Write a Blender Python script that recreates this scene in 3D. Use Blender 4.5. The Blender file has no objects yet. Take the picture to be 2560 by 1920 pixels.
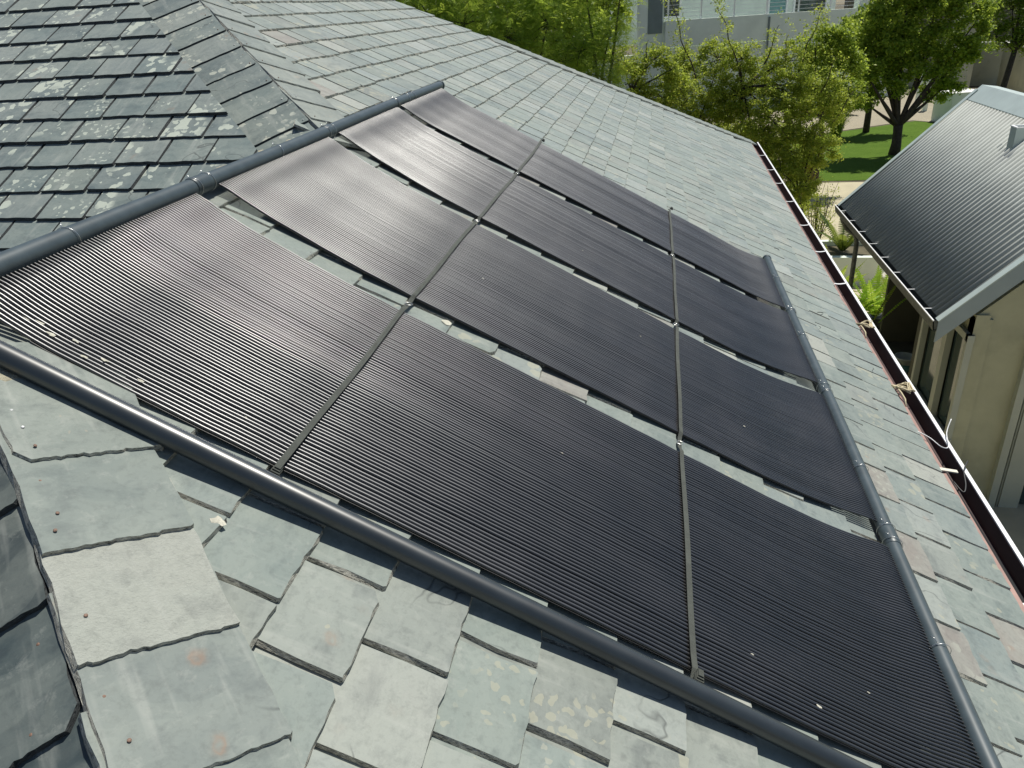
import bpy, bmesh, math, random
import numpy as np
from mathutils import Matrix, Vector

random.seed(7)
rng = np.random.default_rng(7)
scene = bpy.context.scene
U = 1.2            # metres per roof unit
GZ = 5.7           # camera height above the garden
PT = 0.5009        # roof pitch
CP, SP = math.cos(PT), math.sin(PT)

# ------------------------------------------------------------------ camera
cam_d = bpy.data.cameras.new("camera")
cam = bpy.data.objects.new("camera", cam_d)
scene.collection.objects.link(cam)
R = [[0.9838948538, 0.1697535411, -0.0559879620],
     [0.0260818889, -0.4462101813, -0.8945480475],
     [-0.1768350974, 0.8786809486, -0.4434513941]]
right, down, fwd = [Vector(r) for r in R]
m = Matrix.Identity(4)
for i in range(3):
    m[i][0] = right[i]; m[i][1] = -down[i]; m[i][2] = -fwd[i]
m.translation = Vector((0, 0, GZ))
cam.matrix_world = m
cam_d.sensor_width = 36
cam_d.lens = 1903.37 / 2560 * 36
cam_d.clip_start = 0.05
cam_d.clip_end = 600
scene.camera = cam

# ------------------------------------------------------------------ light
SUN = Vector((0.202, 0.36, 0.911)).normalized()
world = bpy.data.worlds.new("World")
scene.world = world
world.use_nodes = True
wn = world.node_tree.nodes; wl = world.node_tree.links
wn.clear()
sky = wn.new("ShaderNodeTexSky"); sky.sky_type = 'NISHITA'; sky.sun_disc = False
sky.sun_elevation = math.asin(SUN.z)
sky.sun_rotation = math.atan2(SUN.x, SUN.y)
sky.air_density = 1.0; sky.dust_density = 0.6
bg = wn.new("ShaderNodeBackground"); bg.inputs[1].default_value = 0.075
wo = wn.new("ShaderNodeOutputWorld")
wl.new(sky.outputs[0], bg.inputs[0]); wl.new(bg.outputs[0], wo.inputs[0])
sun_d = bpy.data.lights.new("sun", 'SUN')
sun_d.energy = 4.9; sun_d.angle = math.radians(0.53); sun_d.color = (1.0, 0.965, 0.875)
sun = bpy.data.objects.new("sun", sun_d)
scene.collection.objects.link(sun)
sun.rotation_euler = SUN.to_track_quat('Z', 'Y').to_euler()
sun.location = (0, 0, 30)
scene.view_settings.view_transform = 'Standard'
scene.view_settings.look = 'None'
scene.view_settings.exposure = 0.0
scene.view_settings.gamma = 1.0
scene.view_settings.use_curve_mapping = False

# ------------------------------------------------------------------ helpers
C = scene.collection
def tag(o, label=None, cat=None, group=None, kind=None):
    if label: o['label'] = label
    if cat: o['category'] = cat
    if group: o['group'] = group
    if kind: o['kind'] = kind
    return o
def empty(name, loc, label, cat, group=None):
    o = bpy.data.objects.new(name, None); C.objects.link(o)
    o.location = loc; o.empty_display_size = 0.2
    bpy.context.view_layer.update()
    return tag(o, label, cat, group)
def link(name, me, parent=None, mw=None):
    o = bpy.data.objects.new(name, me); C.objects.link(o)
    if parent is not None:
        o.parent = parent
        pm = PM(parent)
        o.matrix_parent_inverse = pm.inverted()
    o.matrix_basis = mw if mw is not None else Matrix.Identity(4)
    return o
def PM(o):
    # world matrix from the basis chain (no depsgraph update needed)
    if o.parent is None: return o.matrix_basis.copy()
    return PM(o.parent) @ o.matrix_parent_inverse @ o.matrix_basis
def mesh(name, V, F, mats, smooth=False, mi=None):
    me = bpy.data.meshes.new(name)
    me.from_pydata([tuple(v) for v in V], [], [tuple(f) for f in F])
    if not isinstance(mats, (list, tuple)): mats = [mats]
    for mm in mats: me.materials.append(mm)
    if mi is not None: me.polygons.foreach_set('material_index', mi)
    if smooth: me.polygons.foreach_set('use_smooth', [True] * len(me.polygons))
    me.update()
    return me
class MB:
    def __init__(s): s.V = []; s.F = []; s.M = []
    def add(s, V, F, mi=0):
        n = len(s.V); s.V += [tuple(v) for v in V]
        s.F += [tuple(i + n for i in f) for f in F]
        s.M += ([mi] * len(F) if isinstance(mi, int) else list(mi))
    def box(s, c, ex, ey, ez, mi=0):
        c = Vector(c); ex = Vector(ex); ey = Vector(ey); ez = Vector(ez)
        P = [c + a * ex + b * ey + d * ez for d in (-1, 1) for b in (-1, 1) for a in (-1, 1)]
        s.add(P, [(0, 2, 3, 1), (4, 5, 7, 6), (0, 1, 5, 4), (2, 6, 7, 3), (0, 4, 6, 2), (1, 3, 7, 5)], mi)
    def quad(s, a, b, c, d, mi=0): s.add([a, b, c, d], [(0, 1, 2, 3)], mi)
    def tube(s, pts, rad, n=8, mi=0, caps=True):
        V, F = tube_geo(pts, rad, n, caps); s.add(V, F, mi)
    def build(s, name, mats, parent=None, smooth=False):
        return link(name, mesh(name, s.V, s.F, mats, smooth, s.M), parent)
def tube_geo(pts, rad, n=8, caps=True):
    P = np.array([tuple(p) for p in pts], float); k = len(P)
    if np.isscalar(rad): rad = [rad] * k
    T = np.gradient(P, axis=0); T /= np.linalg.norm(T, axis=1)[:, None] + 1e-12
    up = np.array([0.13, 0.21, 0.97]); up /= np.linalg.norm(up)
    if abs(T[0] @ up) > 0.9: up = np.array([0.9, 0.3, 0.1])
    V = []; F = []
    nrm = up - T[0] * (up @ T[0]); nrm /= np.linalg.norm(nrm)
    for i in range(k):
        nrm = nrm - T[i] * (nrm @ T[i]); nrm /= np.linalg.norm(nrm) + 1e-12
        b = np.cross(T[i], nrm)
        for j in range(n):
            a = 2 * math.pi * j / n
            V.append(P[i] + rad[i] * (math.cos(a) * nrm + math.sin(a) * b))
    for i in range(k - 1):
        for j in range(n):
            j2 = (j + 1) % n
            F.append((i * n + j, i * n + j2, (i + 1) * n + j2, (i + 1) * n + j))
    if caps:
        F.append(tuple(reversed(range(n)))); F.append(tuple((k - 1) * n + j for j in range(n)))
    return V, F

S3 = Vector((CP, 0, -SP)); NA = Vector((SP, 0, CP)); YV = Vector((0, 1, 0))
NB = Vector((0, -SP, CP)); SB = Vector((0, -CP, -SP)); XV = Vector((1, 0, 0))
OFF = Vector((0, 0, GZ))
def A(s, y, h=0.0):            # point on the near roof slope, roof units
    return (S3 * s + YV * y + NA * (h - 1.0)) * U + OFF
HB = Vector((-1.361, 2.561, -0.395)); CB = HB.dot(NB)
def B(x, b, h=0.0):            # b: distance down the slope of the side face
    return (XV * x + SB * b + NB * (CB + h)) * U + OFF

# ------------------------------------------------------------------ materials
class N:
    def __init__(s, name):
        s.m = bpy.data.materials.new(name); s.m.use_nodes = True
        s.t = s.m.node_tree; s.t.nodes.clear()
        s.out = s.n("ShaderNodeOutputMaterial"); s.b = s.n("ShaderNodeBsdfPrincipled")
        s.l(s.b.outputs[0], s.out.inputs[0])
    def n(s, t, **k):
        x = s.t.nodes.new(t)
        for a, v in k.items(): setattr(x, a, v)
        return x
    def l(s, a, b): s.t.links.new(a, b)
    def set(s, i, v):
        if hasattr(v, 'is_output') or isinstance(v, bpy.types.NodeSocket): s.l(v, i)
        else: i.default_value = v
    def math(s, op, a, b=0.0, c=0.0, clamp=False):
        x = s.n("ShaderNodeMath", operation=op); x.use_clamp = clamp
        s.set(x.inputs[0], a); s.set(x.inputs[1], b); s.set(x.inputs[2], c); return x.outputs[0]
    def vmath(s, op, a, b=(0, 0, 0)):
        x = s.n("ShaderNodeVectorMath", operation=op)
        s.set(x.inputs[0], a); s.set(x.inputs[1], b); return x.outputs[0]
    def noise(s, v, scale, det=3, rough=.5, dist=0):
        x = s.n("ShaderNodeTexNoise"); x.inputs['Scale'].default_value = scale
        x.inputs['Detail'].default_value = det; x.inputs['Roughness'].default_value = rough
        x.inputs['Distortion'].default_value = dist
        if v is not None: s.l(v, x.inputs['Vector'])
        return x.outputs['Fac']
    def ramp(s, f, stops, interp='LINEAR'):
        x = s.n("ShaderNodeValToRGB"); x.color_ramp.interpolation = interp
        e = x.color_ramp.elements
        while len(e) < len(stops): e.new(0.5)
        for i, (p, c) in enumerate(stops):
            e[i].position = p; e[i].color = (c if hasattr(c, '__len__') else (c, c, c)) + ((1,) if not hasattr(c, '__len__') or len(c) == 3 else ())
        s.l(f, x.inputs[0]); return x.outputs[0]
    def mix(s, f, a, b):
        x = s.n("ShaderNodeMix", data_type='RGBA'); s.set(x.inputs[0], f)
        for k, v in ((6, a), (7, b)):
            if isinstance(v, (tuple, list)): x.inputs[k].default_value = tuple(v) + (1,)
            else: s.l(v, x.inputs[k])
        return x.outputs[2]
    def bump(s, h, st, dist=0.01, nrm=None):
        x = s.n("ShaderNodeBump"); x.inputs['Strength'].default_value = st
        x.inputs['Distance'].default_value = dist; s.l(h, x.inputs['Height'])
        if nrm is not None: s.l(nrm, x.inputs['Normal'])
        return x.outputs[0]
    def objco(s): return s.n("ShaderNodeTexCoord").outputs['Object']
    def pos(s): return s.n("ShaderNodeNewGeometry").outputs['Position']

def plain(name, col, rough=.5, metal=0, spec=.5, nscale=0, namt=.15, bump=0, bscale=80, dirt=None):
    n = N(name); co = n.pos()
    if nscale:
        f = n.noise(co, nscale, 4, .6)
        c = n.mix(n.ramp(f, [(0.3, 0.0), (0.7, 1.0)]), tuple(x * (1 - namt) for x in col), tuple(min(1, x * (1 + namt)) for x in col))
    else: c = n.mix(0.0, col, col)
    if dirt:
        f2 = n.noise(co, dirt[1], 5, .65)
        c = n.mix(n.ramp(f2, [(dirt[2], 0.0), (dirt[2] + .15, dirt[3])]), c, dirt[0])
    n.l(c, n.b.inputs['Base Color'])
    n.b.inputs['Roughness'].default_value = rough; n.b.inputs['Metallic'].default_value = metal
    n.b.inputs['Specular IOR Level'].default_value = spec
    if bump:
        n.l(n.bump(n.noise(co, bscale, 4, .6), bump), n.b.inputs['Normal'])
    return n.m

def slate_mat(name, stops, single, lichen=.35, lichcol=(.42, .44, .37), grain=1.0, rust=.6, rough=(.58, .78), sheen=.25, lf=.85):
    """Natural slate: cleft layers, tint per slate, lichen discs, rust blooms, hairline cracks."""
    n = N(name)
    rnd = n.n("ShaderNodeObjectInfo").outputs['Random'] if single else n.n("ShaderNodeNewGeometry").outputs['Random Per Island']
    comb = n.n("ShaderNodeCombineXYZ")
    n.l(n.math('MULTIPLY', rnd, 37.0), comb.inputs[0]); n.l(n.math('MULTIPLY', rnd, 91.0), comb.inputs[1]); n.l(n.math('MULTIPLY', rnd, 17.0), comb.inputs[2])
    co = n.vmath('ADD', n.objco(), comb.outputs[0])
    r2 = n.math('FRACT', n.math('MULTIPLY', rnd, 13.37)); r3 = n.math('FRACT', n.math('MULTIPLY', rnd, 71.7)); r4 = n.math('FRACT', n.math('MULTIPLY', rnd, 29.3))
    base = n.ramp(r2, stops, 'CONSTANT' if single == 'c' else 'LINEAR')
    # cloudy cleft layers: stretched noise cut into steps
    stretch = n.vmath('MULTIPLY', co, (1.0, 1.6, 1.0))
    lay = n.noise(stretch, 4.0, 2, .5, .25)
    step = n.n("ShaderNodeValToRGB"); e = step.color_ramp.elements
    step.color_ramp.interpolation = 'EASE'
    for p, v in ((.0, .0), (.40, .0), (.415, .35), (.52, .4), (.53, .7), (.62, .72), (.632, 1.0)):
        if p in (0.0,): e[0].position = 0; e[0].color = (0, 0, 0, 1); continue
        x = e.new(p); x.color = (v, v, v, 1)
    e[-1].position = 1; e[-1].color = (1, 1, 1, 1)
    n.l(lay, step.inputs[0])
    cl = n.noise(stretch, 9, 6, .65, .3)
    c = n.mix(n.ramp(step.outputs[0], [(0, 0.0), (1, .8)]), base, n.mix(.5, base, (.33, .36, .32)))
    c = n.mix(n.ramp(cl, [(.35, .0), (.7, .4)]), c, n.mix(.5, base, (.34, .36, .31)))
    c = n.mix(n.ramp(cl, [(.28, .6), (.47, .0)]), c, n.mix(.55, base, (.05, .06, .065)))
    fine = n.noise(co, 55, 6, .7)
    c = n.mix(n.ramp(fine, [(.3, .22), (.5, .0)]), c, (.06, .065, .065))
    # streaks down the slope
    st = n.noise(n.vmath('MULTIPLY', co, (26.0, 3.0, 8.0)), 1.0, 3, .6)
    c = n.mix(n.ramp(st, [(.56, .0), (.72, .28)]), c, (.44, .45, .41))
    mott = n.noise(co, 22, 5, .75, .4)
    c = n.mix(n.ramp(mott, [(.30, .38), (.46, .0)]), c, n.mix(.6, base, (.07, .08, .08)))
    c = n.mix(n.ramp(mott, [(.56, .0), (.74, .35)]), c, (.40, .41, .37))
    # lichen discs
    wob = n.vmath('ADD', co, n.vmath('MULTIPLY', n.n("ShaderNodeTexNoise").outputs['Color'], (0.0, 0.0, 0.0)))
    for sc, th, amt, colr, mask in ((15.0, .38, lichen, lichcol, r3), (34.0, .34, lichen, tuple(x * .95 for x in lichcol), r4), (9.0, .2, rust * .5, (.30, .17, .10), r2)):
        vor = n.n("ShaderNodeTexVoronoi"); vor.inputs['Scale'].default_value = sc; vor.inputs['Randomness'].default_value = 1
        dn = n.n("ShaderNodeTexNoise"); dn.inputs['Scale'].default_value = 30; n.l(co, dn.inputs['Vector'])
        n.l(n.vmath('ADD', n.vmath('MULTIPLY', co, (1, 1, .2)), n.vmath('MULTIPLY', dn.outputs['Color'], (.045, .045, .0))), vor.inputs['Vector'])
        size = n.math('MULTIPLY', n.math('MULTIPLY', n.noise(co, 6.0, 2), th * 2.0), n.math('LESS_THAN', n.math('FRACT', n.math('MULTIPLY', mask, 7.7)), lf))
        disc = n.math('LESS_THAN', vor.outputs['Distance'], n.math('SUBTRACT', size, n.math('MULTIPLY', mask, th)))
        reg = n.ramp(n.noise(co, 5.0, 1), [(.42, 0.0), (.5, 1.0)])
        if colr[0] > .29 and colr[1] < .2:
            soft = n.ramp(vor.outputs['Distance'], [(0.0, .0), (.10, .9), (.16, .2), (.24, 0.0)])
            disc = n.math('MULTIPLY', soft, n.math('GREATER_THAN', mask, .6))
        f = n.math('MULTIPLY', n.math('MULTIPLY', disc, amt), reg)
        c = n.mix(f, c, colr)
    # hairline cracks
    cr = n.noise(co, 1.9, 4, .5, .25)
    line = n.ramp(n.math('ABSOLUTE', n.math('SUBTRACT', cr, .5)), [(0.0, 1.0), (.0024, 0.0)])
    lm = n.math('MULTIPLY', line, n.ramp(n.noise(co, 2.3, 1), [(.55, 0.0), (.62, .7)]))
    c = n.mix(lm, c, (.05, .055, .055))
    n.l(c, n.b.inputs['Base Color'])
    n.b.inputs['Sheen Weight'].default_value = sheen; n.b.inputs['Sheen Roughness'].default_value = .4
    n.b.inputs['Specular IOR Level'].default_value = .28
    n.l(n.n("ShaderNodeMapRange").outputs[0], n.b.inputs['Roughness'])
    mr = n.b.inputs['Roughness'].links[0].from_node
    mr.inputs['To Min'].default_value = rough[0]; mr.inputs['To Max'].default_value = rough[1]
    n.l(cl, mr.inputs['Value'])
    # sparkle grain stronger on some slates
    h1 = n.bump(step.outputs[0], .22, .0016)
    gr = n.math('MULTIPLY', n.noise(co, 190, 3, .7), n.ramp(r4, [(0, .35), (.8, .5), (.84, 1.6), (1, 2.0)]))
    h2 = n.bump(n.math('ADD', gr, n.math('MULTIPLY', cl, .8)), .2 * grain, .003, h1)
    h3 = n.bump(n.math('MULTIPLY', lm, -1.0), .6, .002, h2)
    n.l(h3, n.b.inputs['Normal'])
    return n.m

def edge_mat(name, a, b):
    n = N(name); co = n.objco()
    v = n.vmath('MULTIPLY', co, (46, 46, 240))
    f = n.noise(v, 1.0, 5, .7, 1.6)
    c = n.mix(n.ramp(f, [(.38, 0.0), (.45, .5), (.60, 1.0)]), a, b)
    n.l(c, n.b.inputs['Base Color']); n.b.inputs['Roughness'].default_value = .8
    n.l(n.bump(f, 1.0, .006), n.b.inputs['Normal']); return n.m

SA = [(0.0, (0.181, 0.219, 0.204)), (.18, (0.209, 0.247, 0.225)), (.34, (0.148, 0.184, 0.178)), (.5, (0.225, 0.257, 0.229)), (.62, (0.184, 0.225, 0.221)), (.74, (0.256, 0.279, 0.251)), (.84, (0.191, 0.210, 0.192)), (.93, (0.291, 0.318, 0.296)), (1.0, (0.170, 0.206, 0.202))]
SAF = [(p, tuple(min(1, q * 1.18) for q in c)) for p, c in SA]
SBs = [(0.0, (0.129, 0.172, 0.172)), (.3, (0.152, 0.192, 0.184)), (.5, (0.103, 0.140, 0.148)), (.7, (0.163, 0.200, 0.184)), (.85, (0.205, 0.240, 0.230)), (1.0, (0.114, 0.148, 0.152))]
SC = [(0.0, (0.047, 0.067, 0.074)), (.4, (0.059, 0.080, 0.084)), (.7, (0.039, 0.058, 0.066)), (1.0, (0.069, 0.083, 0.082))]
SH = [(0.0, (0.190, 0.218, 0.198)), (.35, (0.168, 0.200, 0.188)), (.6, (0.235, 0.257, 0.228)), (.75, (0.176, 0.204, 0.194)), (.9, (0.256, 0.278, 0.252)), (1.0, (0.200, 0.224, 0.201))]
M = {}
M['slate_a'] = slate_mat('slate_pale', SA, True, .5, (.40, .39, .29), lf=.3)
M['slate_a_f'] = slate_mat('slate_pale_field', SAF, False, .5, (.40, .40, .32), lf=.4)
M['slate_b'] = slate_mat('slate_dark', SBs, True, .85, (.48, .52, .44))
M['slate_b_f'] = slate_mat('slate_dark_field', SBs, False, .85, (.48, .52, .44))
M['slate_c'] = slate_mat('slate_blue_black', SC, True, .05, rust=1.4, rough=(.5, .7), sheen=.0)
M['slate_h'] = slate_mat('slate_hip_pale', SH, True, .4, (.36, .32, .25), lf=.3, rust=1.0)
M['slate_silver'] = slate_mat('slate_silver', [(0.0, (.33, .34, .30)), (.5, (.37, .38, .34)), (1.0, (.29, .31, .28))], True, .0, grain=3.2, rust=.2)
M['slate_plum'] = slate_mat('slate_plum', [(0.0, (.235, .215, .195)), (1.0, (.27, .245, .215))], True, .4, lf=.3)
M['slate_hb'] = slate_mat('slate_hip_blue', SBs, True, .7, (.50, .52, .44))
M['edge'] = edge_mat('slate_edge', (.035, .038, .036), (.72, .70, .60))
M['edge_b'] = edge_mat('slate_edge_dark', (.010, .013, .016), (.075, .085, .088))
M['deck'] = plain('roof_underlay', (.02, .02, .022), .9)
M['mortar'] = plain('mortar', (.42, .39, .29), .95, nscale=60, namt=.25, bump=.8, bscale=220)
M['mortar_w'] = plain('mortar_pale', (.55, .53, .44), .9, nscale=40, namt=.2, bump=.5, bscale=150)
def tube_mat():
    n = N('black_tube'); co = n.pos()
    d = n.noise(co, 6, 4, .6)
    c = n.mix(n.ramp(d, [(.45, .0), (.75, .65)]), (.007, .0072, .0085), (.020, .0185, .021))
    c = n.mix(n.ramp(n.noise(co, 2.3, 5, .65), [(.5, .0), (.68, .55)]), c, (.045, .042, .044))
    sp = n.noise(co, 300, 2, .5)
    c = n.mix(n.ramp(sp, [(.74, 0.0), (.78, .5)]), c, (.2, .2, .19))
    n.l(c, n.b.inputs['Base Color'])
    r = n.n("ShaderNodeMapRange"); r.inputs['To Min'].default_value = .36; r.inputs['To Max'].default_value = .48
    n.l(n.noise(co, 9, 3), r.inputs['Value']); n.l(r.outputs[0], n.b.inputs['Roughness'])
    n.b.inputs['Specular IOR Level'].default_value = 1.0
    n.b.inputs['Coat Weight'].default_value = .9; n.b.inputs['Coat Roughness'].default_value = .3
    return n.m
M['tube'] = tube_mat()
M['pvc'] = plain('grey_blue_pipe', (.055, .075, .084), .42, spec=.6, nscale=14, namt=.2, dirt=((.16, .16, .14), 42, .66, .5))
M['pvc_feed'] = F_ = plain('charcoal_pipe', (.020, .026, .029), .40, spec=.7, nscale=10, namt=.2, dirt=((.14, .14, .12), 60, .70, .45))
F_.node_tree.nodes['Principled BSDF'].inputs['Coat Weight'].default_value = .6; F_.node_tree.nodes['Principled BSDF'].inputs['Coat Roughness'].default_value = .3
M['strap'] = plain('olive_grey_webbing', (.075, .082, .070), .75, nscale=30, namt=.2, bump=.5, bscale=900)
M['wire'] = plain('galvanised_wire', (.62, .63, .62), .28, metal=.85)
M['nail'] = plain('rusty_nail', (.20, .12, .085), .6, nscale=300, namt=.5)
M['nail_z'] = plain('zinc_nail', (.55, .56, .55), .4, metal=.3)
M['brown'] = plain('brown_gutter', (.06, .028, .026), .5, nscale=5, namt=.3)
M['brown_lip'] = plain('brown_gutter_lip', (.32, .19, .155), .5, nscale=9, namt=.25)
M['white'] = plain('white_paint', (.86, .86, .85), .4)
M['cream'] = plain('cream_strap', (.72, .68, .56), .6)
M['rope'] = plain('raffia', (.58, .50, .33), .8, nscale=90, namt=.3)
M['fascia'] = plain('fascia', (.62, .62, .57), .6)
M['wall_d'] = plain('shaded_passage_wall', (.085, .085, .06), .8, nscale=2.2, namt=.2)  # shade of the covered passage put into the wall colour
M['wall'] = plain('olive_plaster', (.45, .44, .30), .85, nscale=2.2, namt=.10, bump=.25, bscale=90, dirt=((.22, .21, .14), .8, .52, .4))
M['plaster'] = plain('grey_green_plaster', (.78, .84, .76), .85, nscale=1.2, namt=.08, bump=.15, bscale=60)
M['plaster_d'] = plain('slate_grey_plaster', (.20, .24, .24), .85, nscale=2, namt=.1)
M['bwall'] = plain('garden_wall_plaster', (.40, .40, .30), .9, nscale=.8, namt=.12, bump=.2, bscale=40, dirt=((.12, .14, .08), 1.1, .58, .5))
M['coping'] = plain('white_coping', (.82, .81, .76), .7)
M['sheet'] = plain('corrugated_sheet', (.46, .48, .45), .6, metal=0.0, spec=.2, nscale=3, namt=.08, dirt=((.7, .7, .68), 120, .77, .5))
M['flash'] = plain('pale_flashing', (.47, .54, .51), .45, metal=.1, nscale=4, namt=.07)
M['barge'] = plain('blue_grey_barge', (.30, .36, .38), .5, nscale=3, namt=.06, dirt=((.1, .12, .12), 50, .76, .5))
M['ngut'] = plain('grey_gutter', (.10, .11, .10), .6, nscale=14, namt=.4, dirt=((.40, .33, .22), 22, .6, .6))
M['frame'] = plain('grey_window_frame', (.42, .44, .37), .5, nscale=4, namt=.05)
M['dark'] = plain('dark_interior', (.012, .014, .014), .8)
def glass(name, tint):
    n = N(name); n.b.inputs['Base Color'].default_value = tint + (1,)
    n.b.inputs['Roughness'].default_value = .06; n.b.inputs['Specular IOR Level'].default_value = .9
    n.b.inputs['Metallic'].default_value = 0.0
    return n.m
M['glass'] = glass('dark_glass', (.035, .06, .055)); M['glass_t'] = glass('teal_glass', (.16, .34, .34))
def leaf(name, stops, trans=.35):
    n = N(name); r = n.n("ShaderNodeNewGeometry").outputs['Random Per Island']
    c = n.ramp(r, stops)
    big = n.noise(n.pos(), 1.7, 3)
    c = n.mix(n.ramp(big, [(.35, .3), (.65, 0.0)]), c, (stops[0][1][0], stops[0][1][1], stops[0][1][2]))
    n.l(c, n.b.inputs['Base Color']); n.b.inputs['Roughness'].default_value = .48
    n.b.inputs['Specular IOR Level'].default_value = .3
    tr = n.n("ShaderNodeBsdfTranslucent"); n.l(n.mix(.5, c, (.62, .72, .10)), tr.inputs[0])
    mx = n.n("ShaderNodeMixShader"); mx.inputs[0].default_value = trans
    n.l(n.b.outputs[0], mx.inputs[1]); n.l(tr.outputs[0], mx.inputs[2]); n.l(mx.outputs[0], n.out.inputs[0])
    return n.m
M['leaf_shrub'] = leaf('shrub_leaf', [(0, (.18, .26, .04)), (.5, (.40, .49, .06)), (.85, (.58, .62, .10)), (1, (.52, .42, .10))], .55)
M['leaf_acacia'] = leaf('feathery_leaf', [(0, (.16, .28, .035)), (.5, (.32, .48, .055)), (1, (.50, .60, .09))], .5)
M['leaf_tree'] = leaf('glossy_tree_leaf', [(0, (.12, .21, .025)), (.5, (.28, .40, .045)), (1, (.52, .60, .08))], .55)
M['leaf_lime'] = leaf('lime_leaf', [(0, (.08, .15, .015)), (.5, (.14, .23, .02)), (1, (.22, .30, .03))], .4)
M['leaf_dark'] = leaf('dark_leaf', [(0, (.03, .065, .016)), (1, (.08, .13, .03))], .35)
M['leaf_fern'] = leaf('fern_leaf', [(0, (.16, .32, .02)), (.5, (.28, .48, .03)), (1, (.42, .60, .06))], .5)
M['leaf_yellow'] = leaf('yellow_leaf', [(0, (.20, .17, .03)), (1, (.40, .28, .04))], .3)
M['bark'] = plain('bark', (.055, .042, .034), .9, nscale=12, namt=.4, bump=.8, bscale=40)
M['bark_pale'] = plain('pale_bark', (.30, .27, .22), .85, nscale=12, namt=.3)
M['pot'] = plain('dark_pot', (.03, .03, .03), .5, nscale=8, namt=.3)
M['pot_pale'] = plain('stone_pot', (.45, .42, .35), .8, nscale=10, namt=.15)
M['bucket'] = plain('white_bucket', (.50, .55, .52), .45, nscale=20, namt=.1)
M['bucket_blue'] = plain('bucket_print', (.10, .26, .27), .45, nscale=26, namt=.6)
M['label_blue'] = M['bucket_blue']
def grass_mat():
    n = N('lawn'); co = n.pos(); f = n.noise(co, 1.2, 5, .7); g = n.noise(co, 60, 3, .7)
    c = n.mix(n.ramp(f, [(.3, 0.0), (.7, 1.0)]), (.085, .155, .018), (.125, .205, .028))
    c = n.mix(n.ramp(g, [(.35, .5), (.6, 0.0)]), c, (.025, .06, .01))
    n.l(c, n.b.inputs['Base Color']); n.b.inputs['Roughness'].default_value = .9; n.b.inputs['Specular IOR Level'].default_value = .08
    n.l(n.bump(g, .8, .03), n.b.inputs['Normal']); return n.m
M['lawn'] = grass_mat()
def paving_mat(name, a, b, mort, sc):
    n = N(name); co = n.pos()
    br = n.n("ShaderNodeTexBrick"); br.inputs['Scale'].default_value = sc; br.inputs['Color1'].default_value = a + (1,)
    br.inputs['Color2'].default_value = b + (1,); br.inputs['Mortar'].default_value = mort + (1,)
    br.inputs['Mortar Size'].default_value = .02
    n.l(co, br.inputs['Vector'])
    f = n.noise(co, 1.5, 5, .6)
    c = n.mix(n.ramp(f, [(.35, .25), (.65, 0.0)]), br.outputs['Color'], (.22, .19, .13))
    n.l(c, n.b.inputs['Base Color']); n.b.inputs['Roughness'].default_value = .9
    n.l(n.bump(br.outputs['Fac'], -.4, .01), n.b.inputs['Normal']); return n.m
M['paving'] = paving_mat('brick_paving', (.40, .35, .25), (.34, .30, .22), (.2, .18, .13), 2.4)
M['path'] = plain('pale_concrete', (.46, .41, .28), .9, nscale=2, namt=.12, bump=.3, bscale=60)
M['soil'] = plain('soil', (.11, .095, .06), .95, nscale=2.5, namt=.45, bump=.5, bscale=30)

# ------------------------------------------------------------------ setting: ground
def sheet(name, pts, z, mat):
    return tag(link(name, mesh(name, [(x, y, z) for x, y in pts], [tuple(range(len(pts)))], mat)), kind='structure')
sheet('ground', [(-160, -120), (200, -120), (200, 320), (-160, 320)], 0.0, M['soil'])
sheet('paved_yard', [(1.0, -4), (9.5, -4), (9.5, 26.3), (6.2, 26.4), (3.0, 26.4), (1.0, 26.4)], 0.008, M['path'])
sheet('lawn', [(4.6, 26.6), (15.5, 26.9), (16.0, 34.5), (11.6, 38.9), (6.4, 35.6), (4.9, 33.0)], 0.012, M['lawn'])
sheet('brick_terrace', [(4.4, 35.5), (6.4, 35.75), (11.55, 39.1), (16.1, 34.7), (26, 35), (26, 49), (4.4, 49)], 0.016, M['paving'])

# ------------------------------------------------------------------ the slate roofed house
house = empty('slate_roofed_house', (0.0, 6.0, 0.0), 'house with a hipped natural slate roof carrying black solar heating mats', 'house')
def yC(s): return .853 - .877 * (s + .564)         # hip towards the viewer
def yBh(s): return 3.57 - .877 * (s + 1.605)       # hip on the side face
def yD(s): return 7.90 + 1.0 * (s + 1.372)         # far hip
def ylo(s): return yBh(s) if s < -1.012 else yC(s)
def sE(y): return 1.862 + .0135 * y                # eave
# decks below the slates
dk = MB()
def Ad(s, y): return A(s, y, -.045)
apex = -3.35
dk.add([Ad(-1.0, yC(-1.0)), Ad(2.02, yC(2.02)), Ad(1.99, yD(1.99)), Ad(apex, yD(apex)), Ad(apex, yBh(apex)), Ad(-1.0, 3.04)], [(0, 1, 2, 3, 4, 5)])
top = Ad(apex, yBh(apex)); botB = Ad(-1.0, 3.04)
# side face B
def Bx(x, b): return B(x, b, -.045)
bt = (HB.dot(SB)) - (3.35 - 1.0) * 1.0
dk.add([botB, Ad(apex, yBh(apex)), B(-6.5, Vector((Ad(apex, yBh(apex)) - OFF)).dot(SB) / U, -.045), B(-6.5, -1.2, -.045), B(-2.6, -1.2, -.045)], [(0, 1, 2, 3, 4)])
# wing, far side and front face towards the viewer
rz1 = Ad(-1.0, yC(-1.0)); rz2 = Ad(-1.0, 3.04)
dk.add([rz1, rz2, rz2 + Vector((-3.6, 0, -3.6 * math.tan(PT))), rz1 + Vector((-3.6, -3.6, -3.6 * math.tan(PT)))], [(0, 1, 2, 3)])
e1 = Ad(2.02, yC(2.02))
dk.add([rz1, rz1 + Vector((-3.6, -3.6, -3.6 * math.tan(PT))), e1], [(0, 1, 2)])
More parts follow.
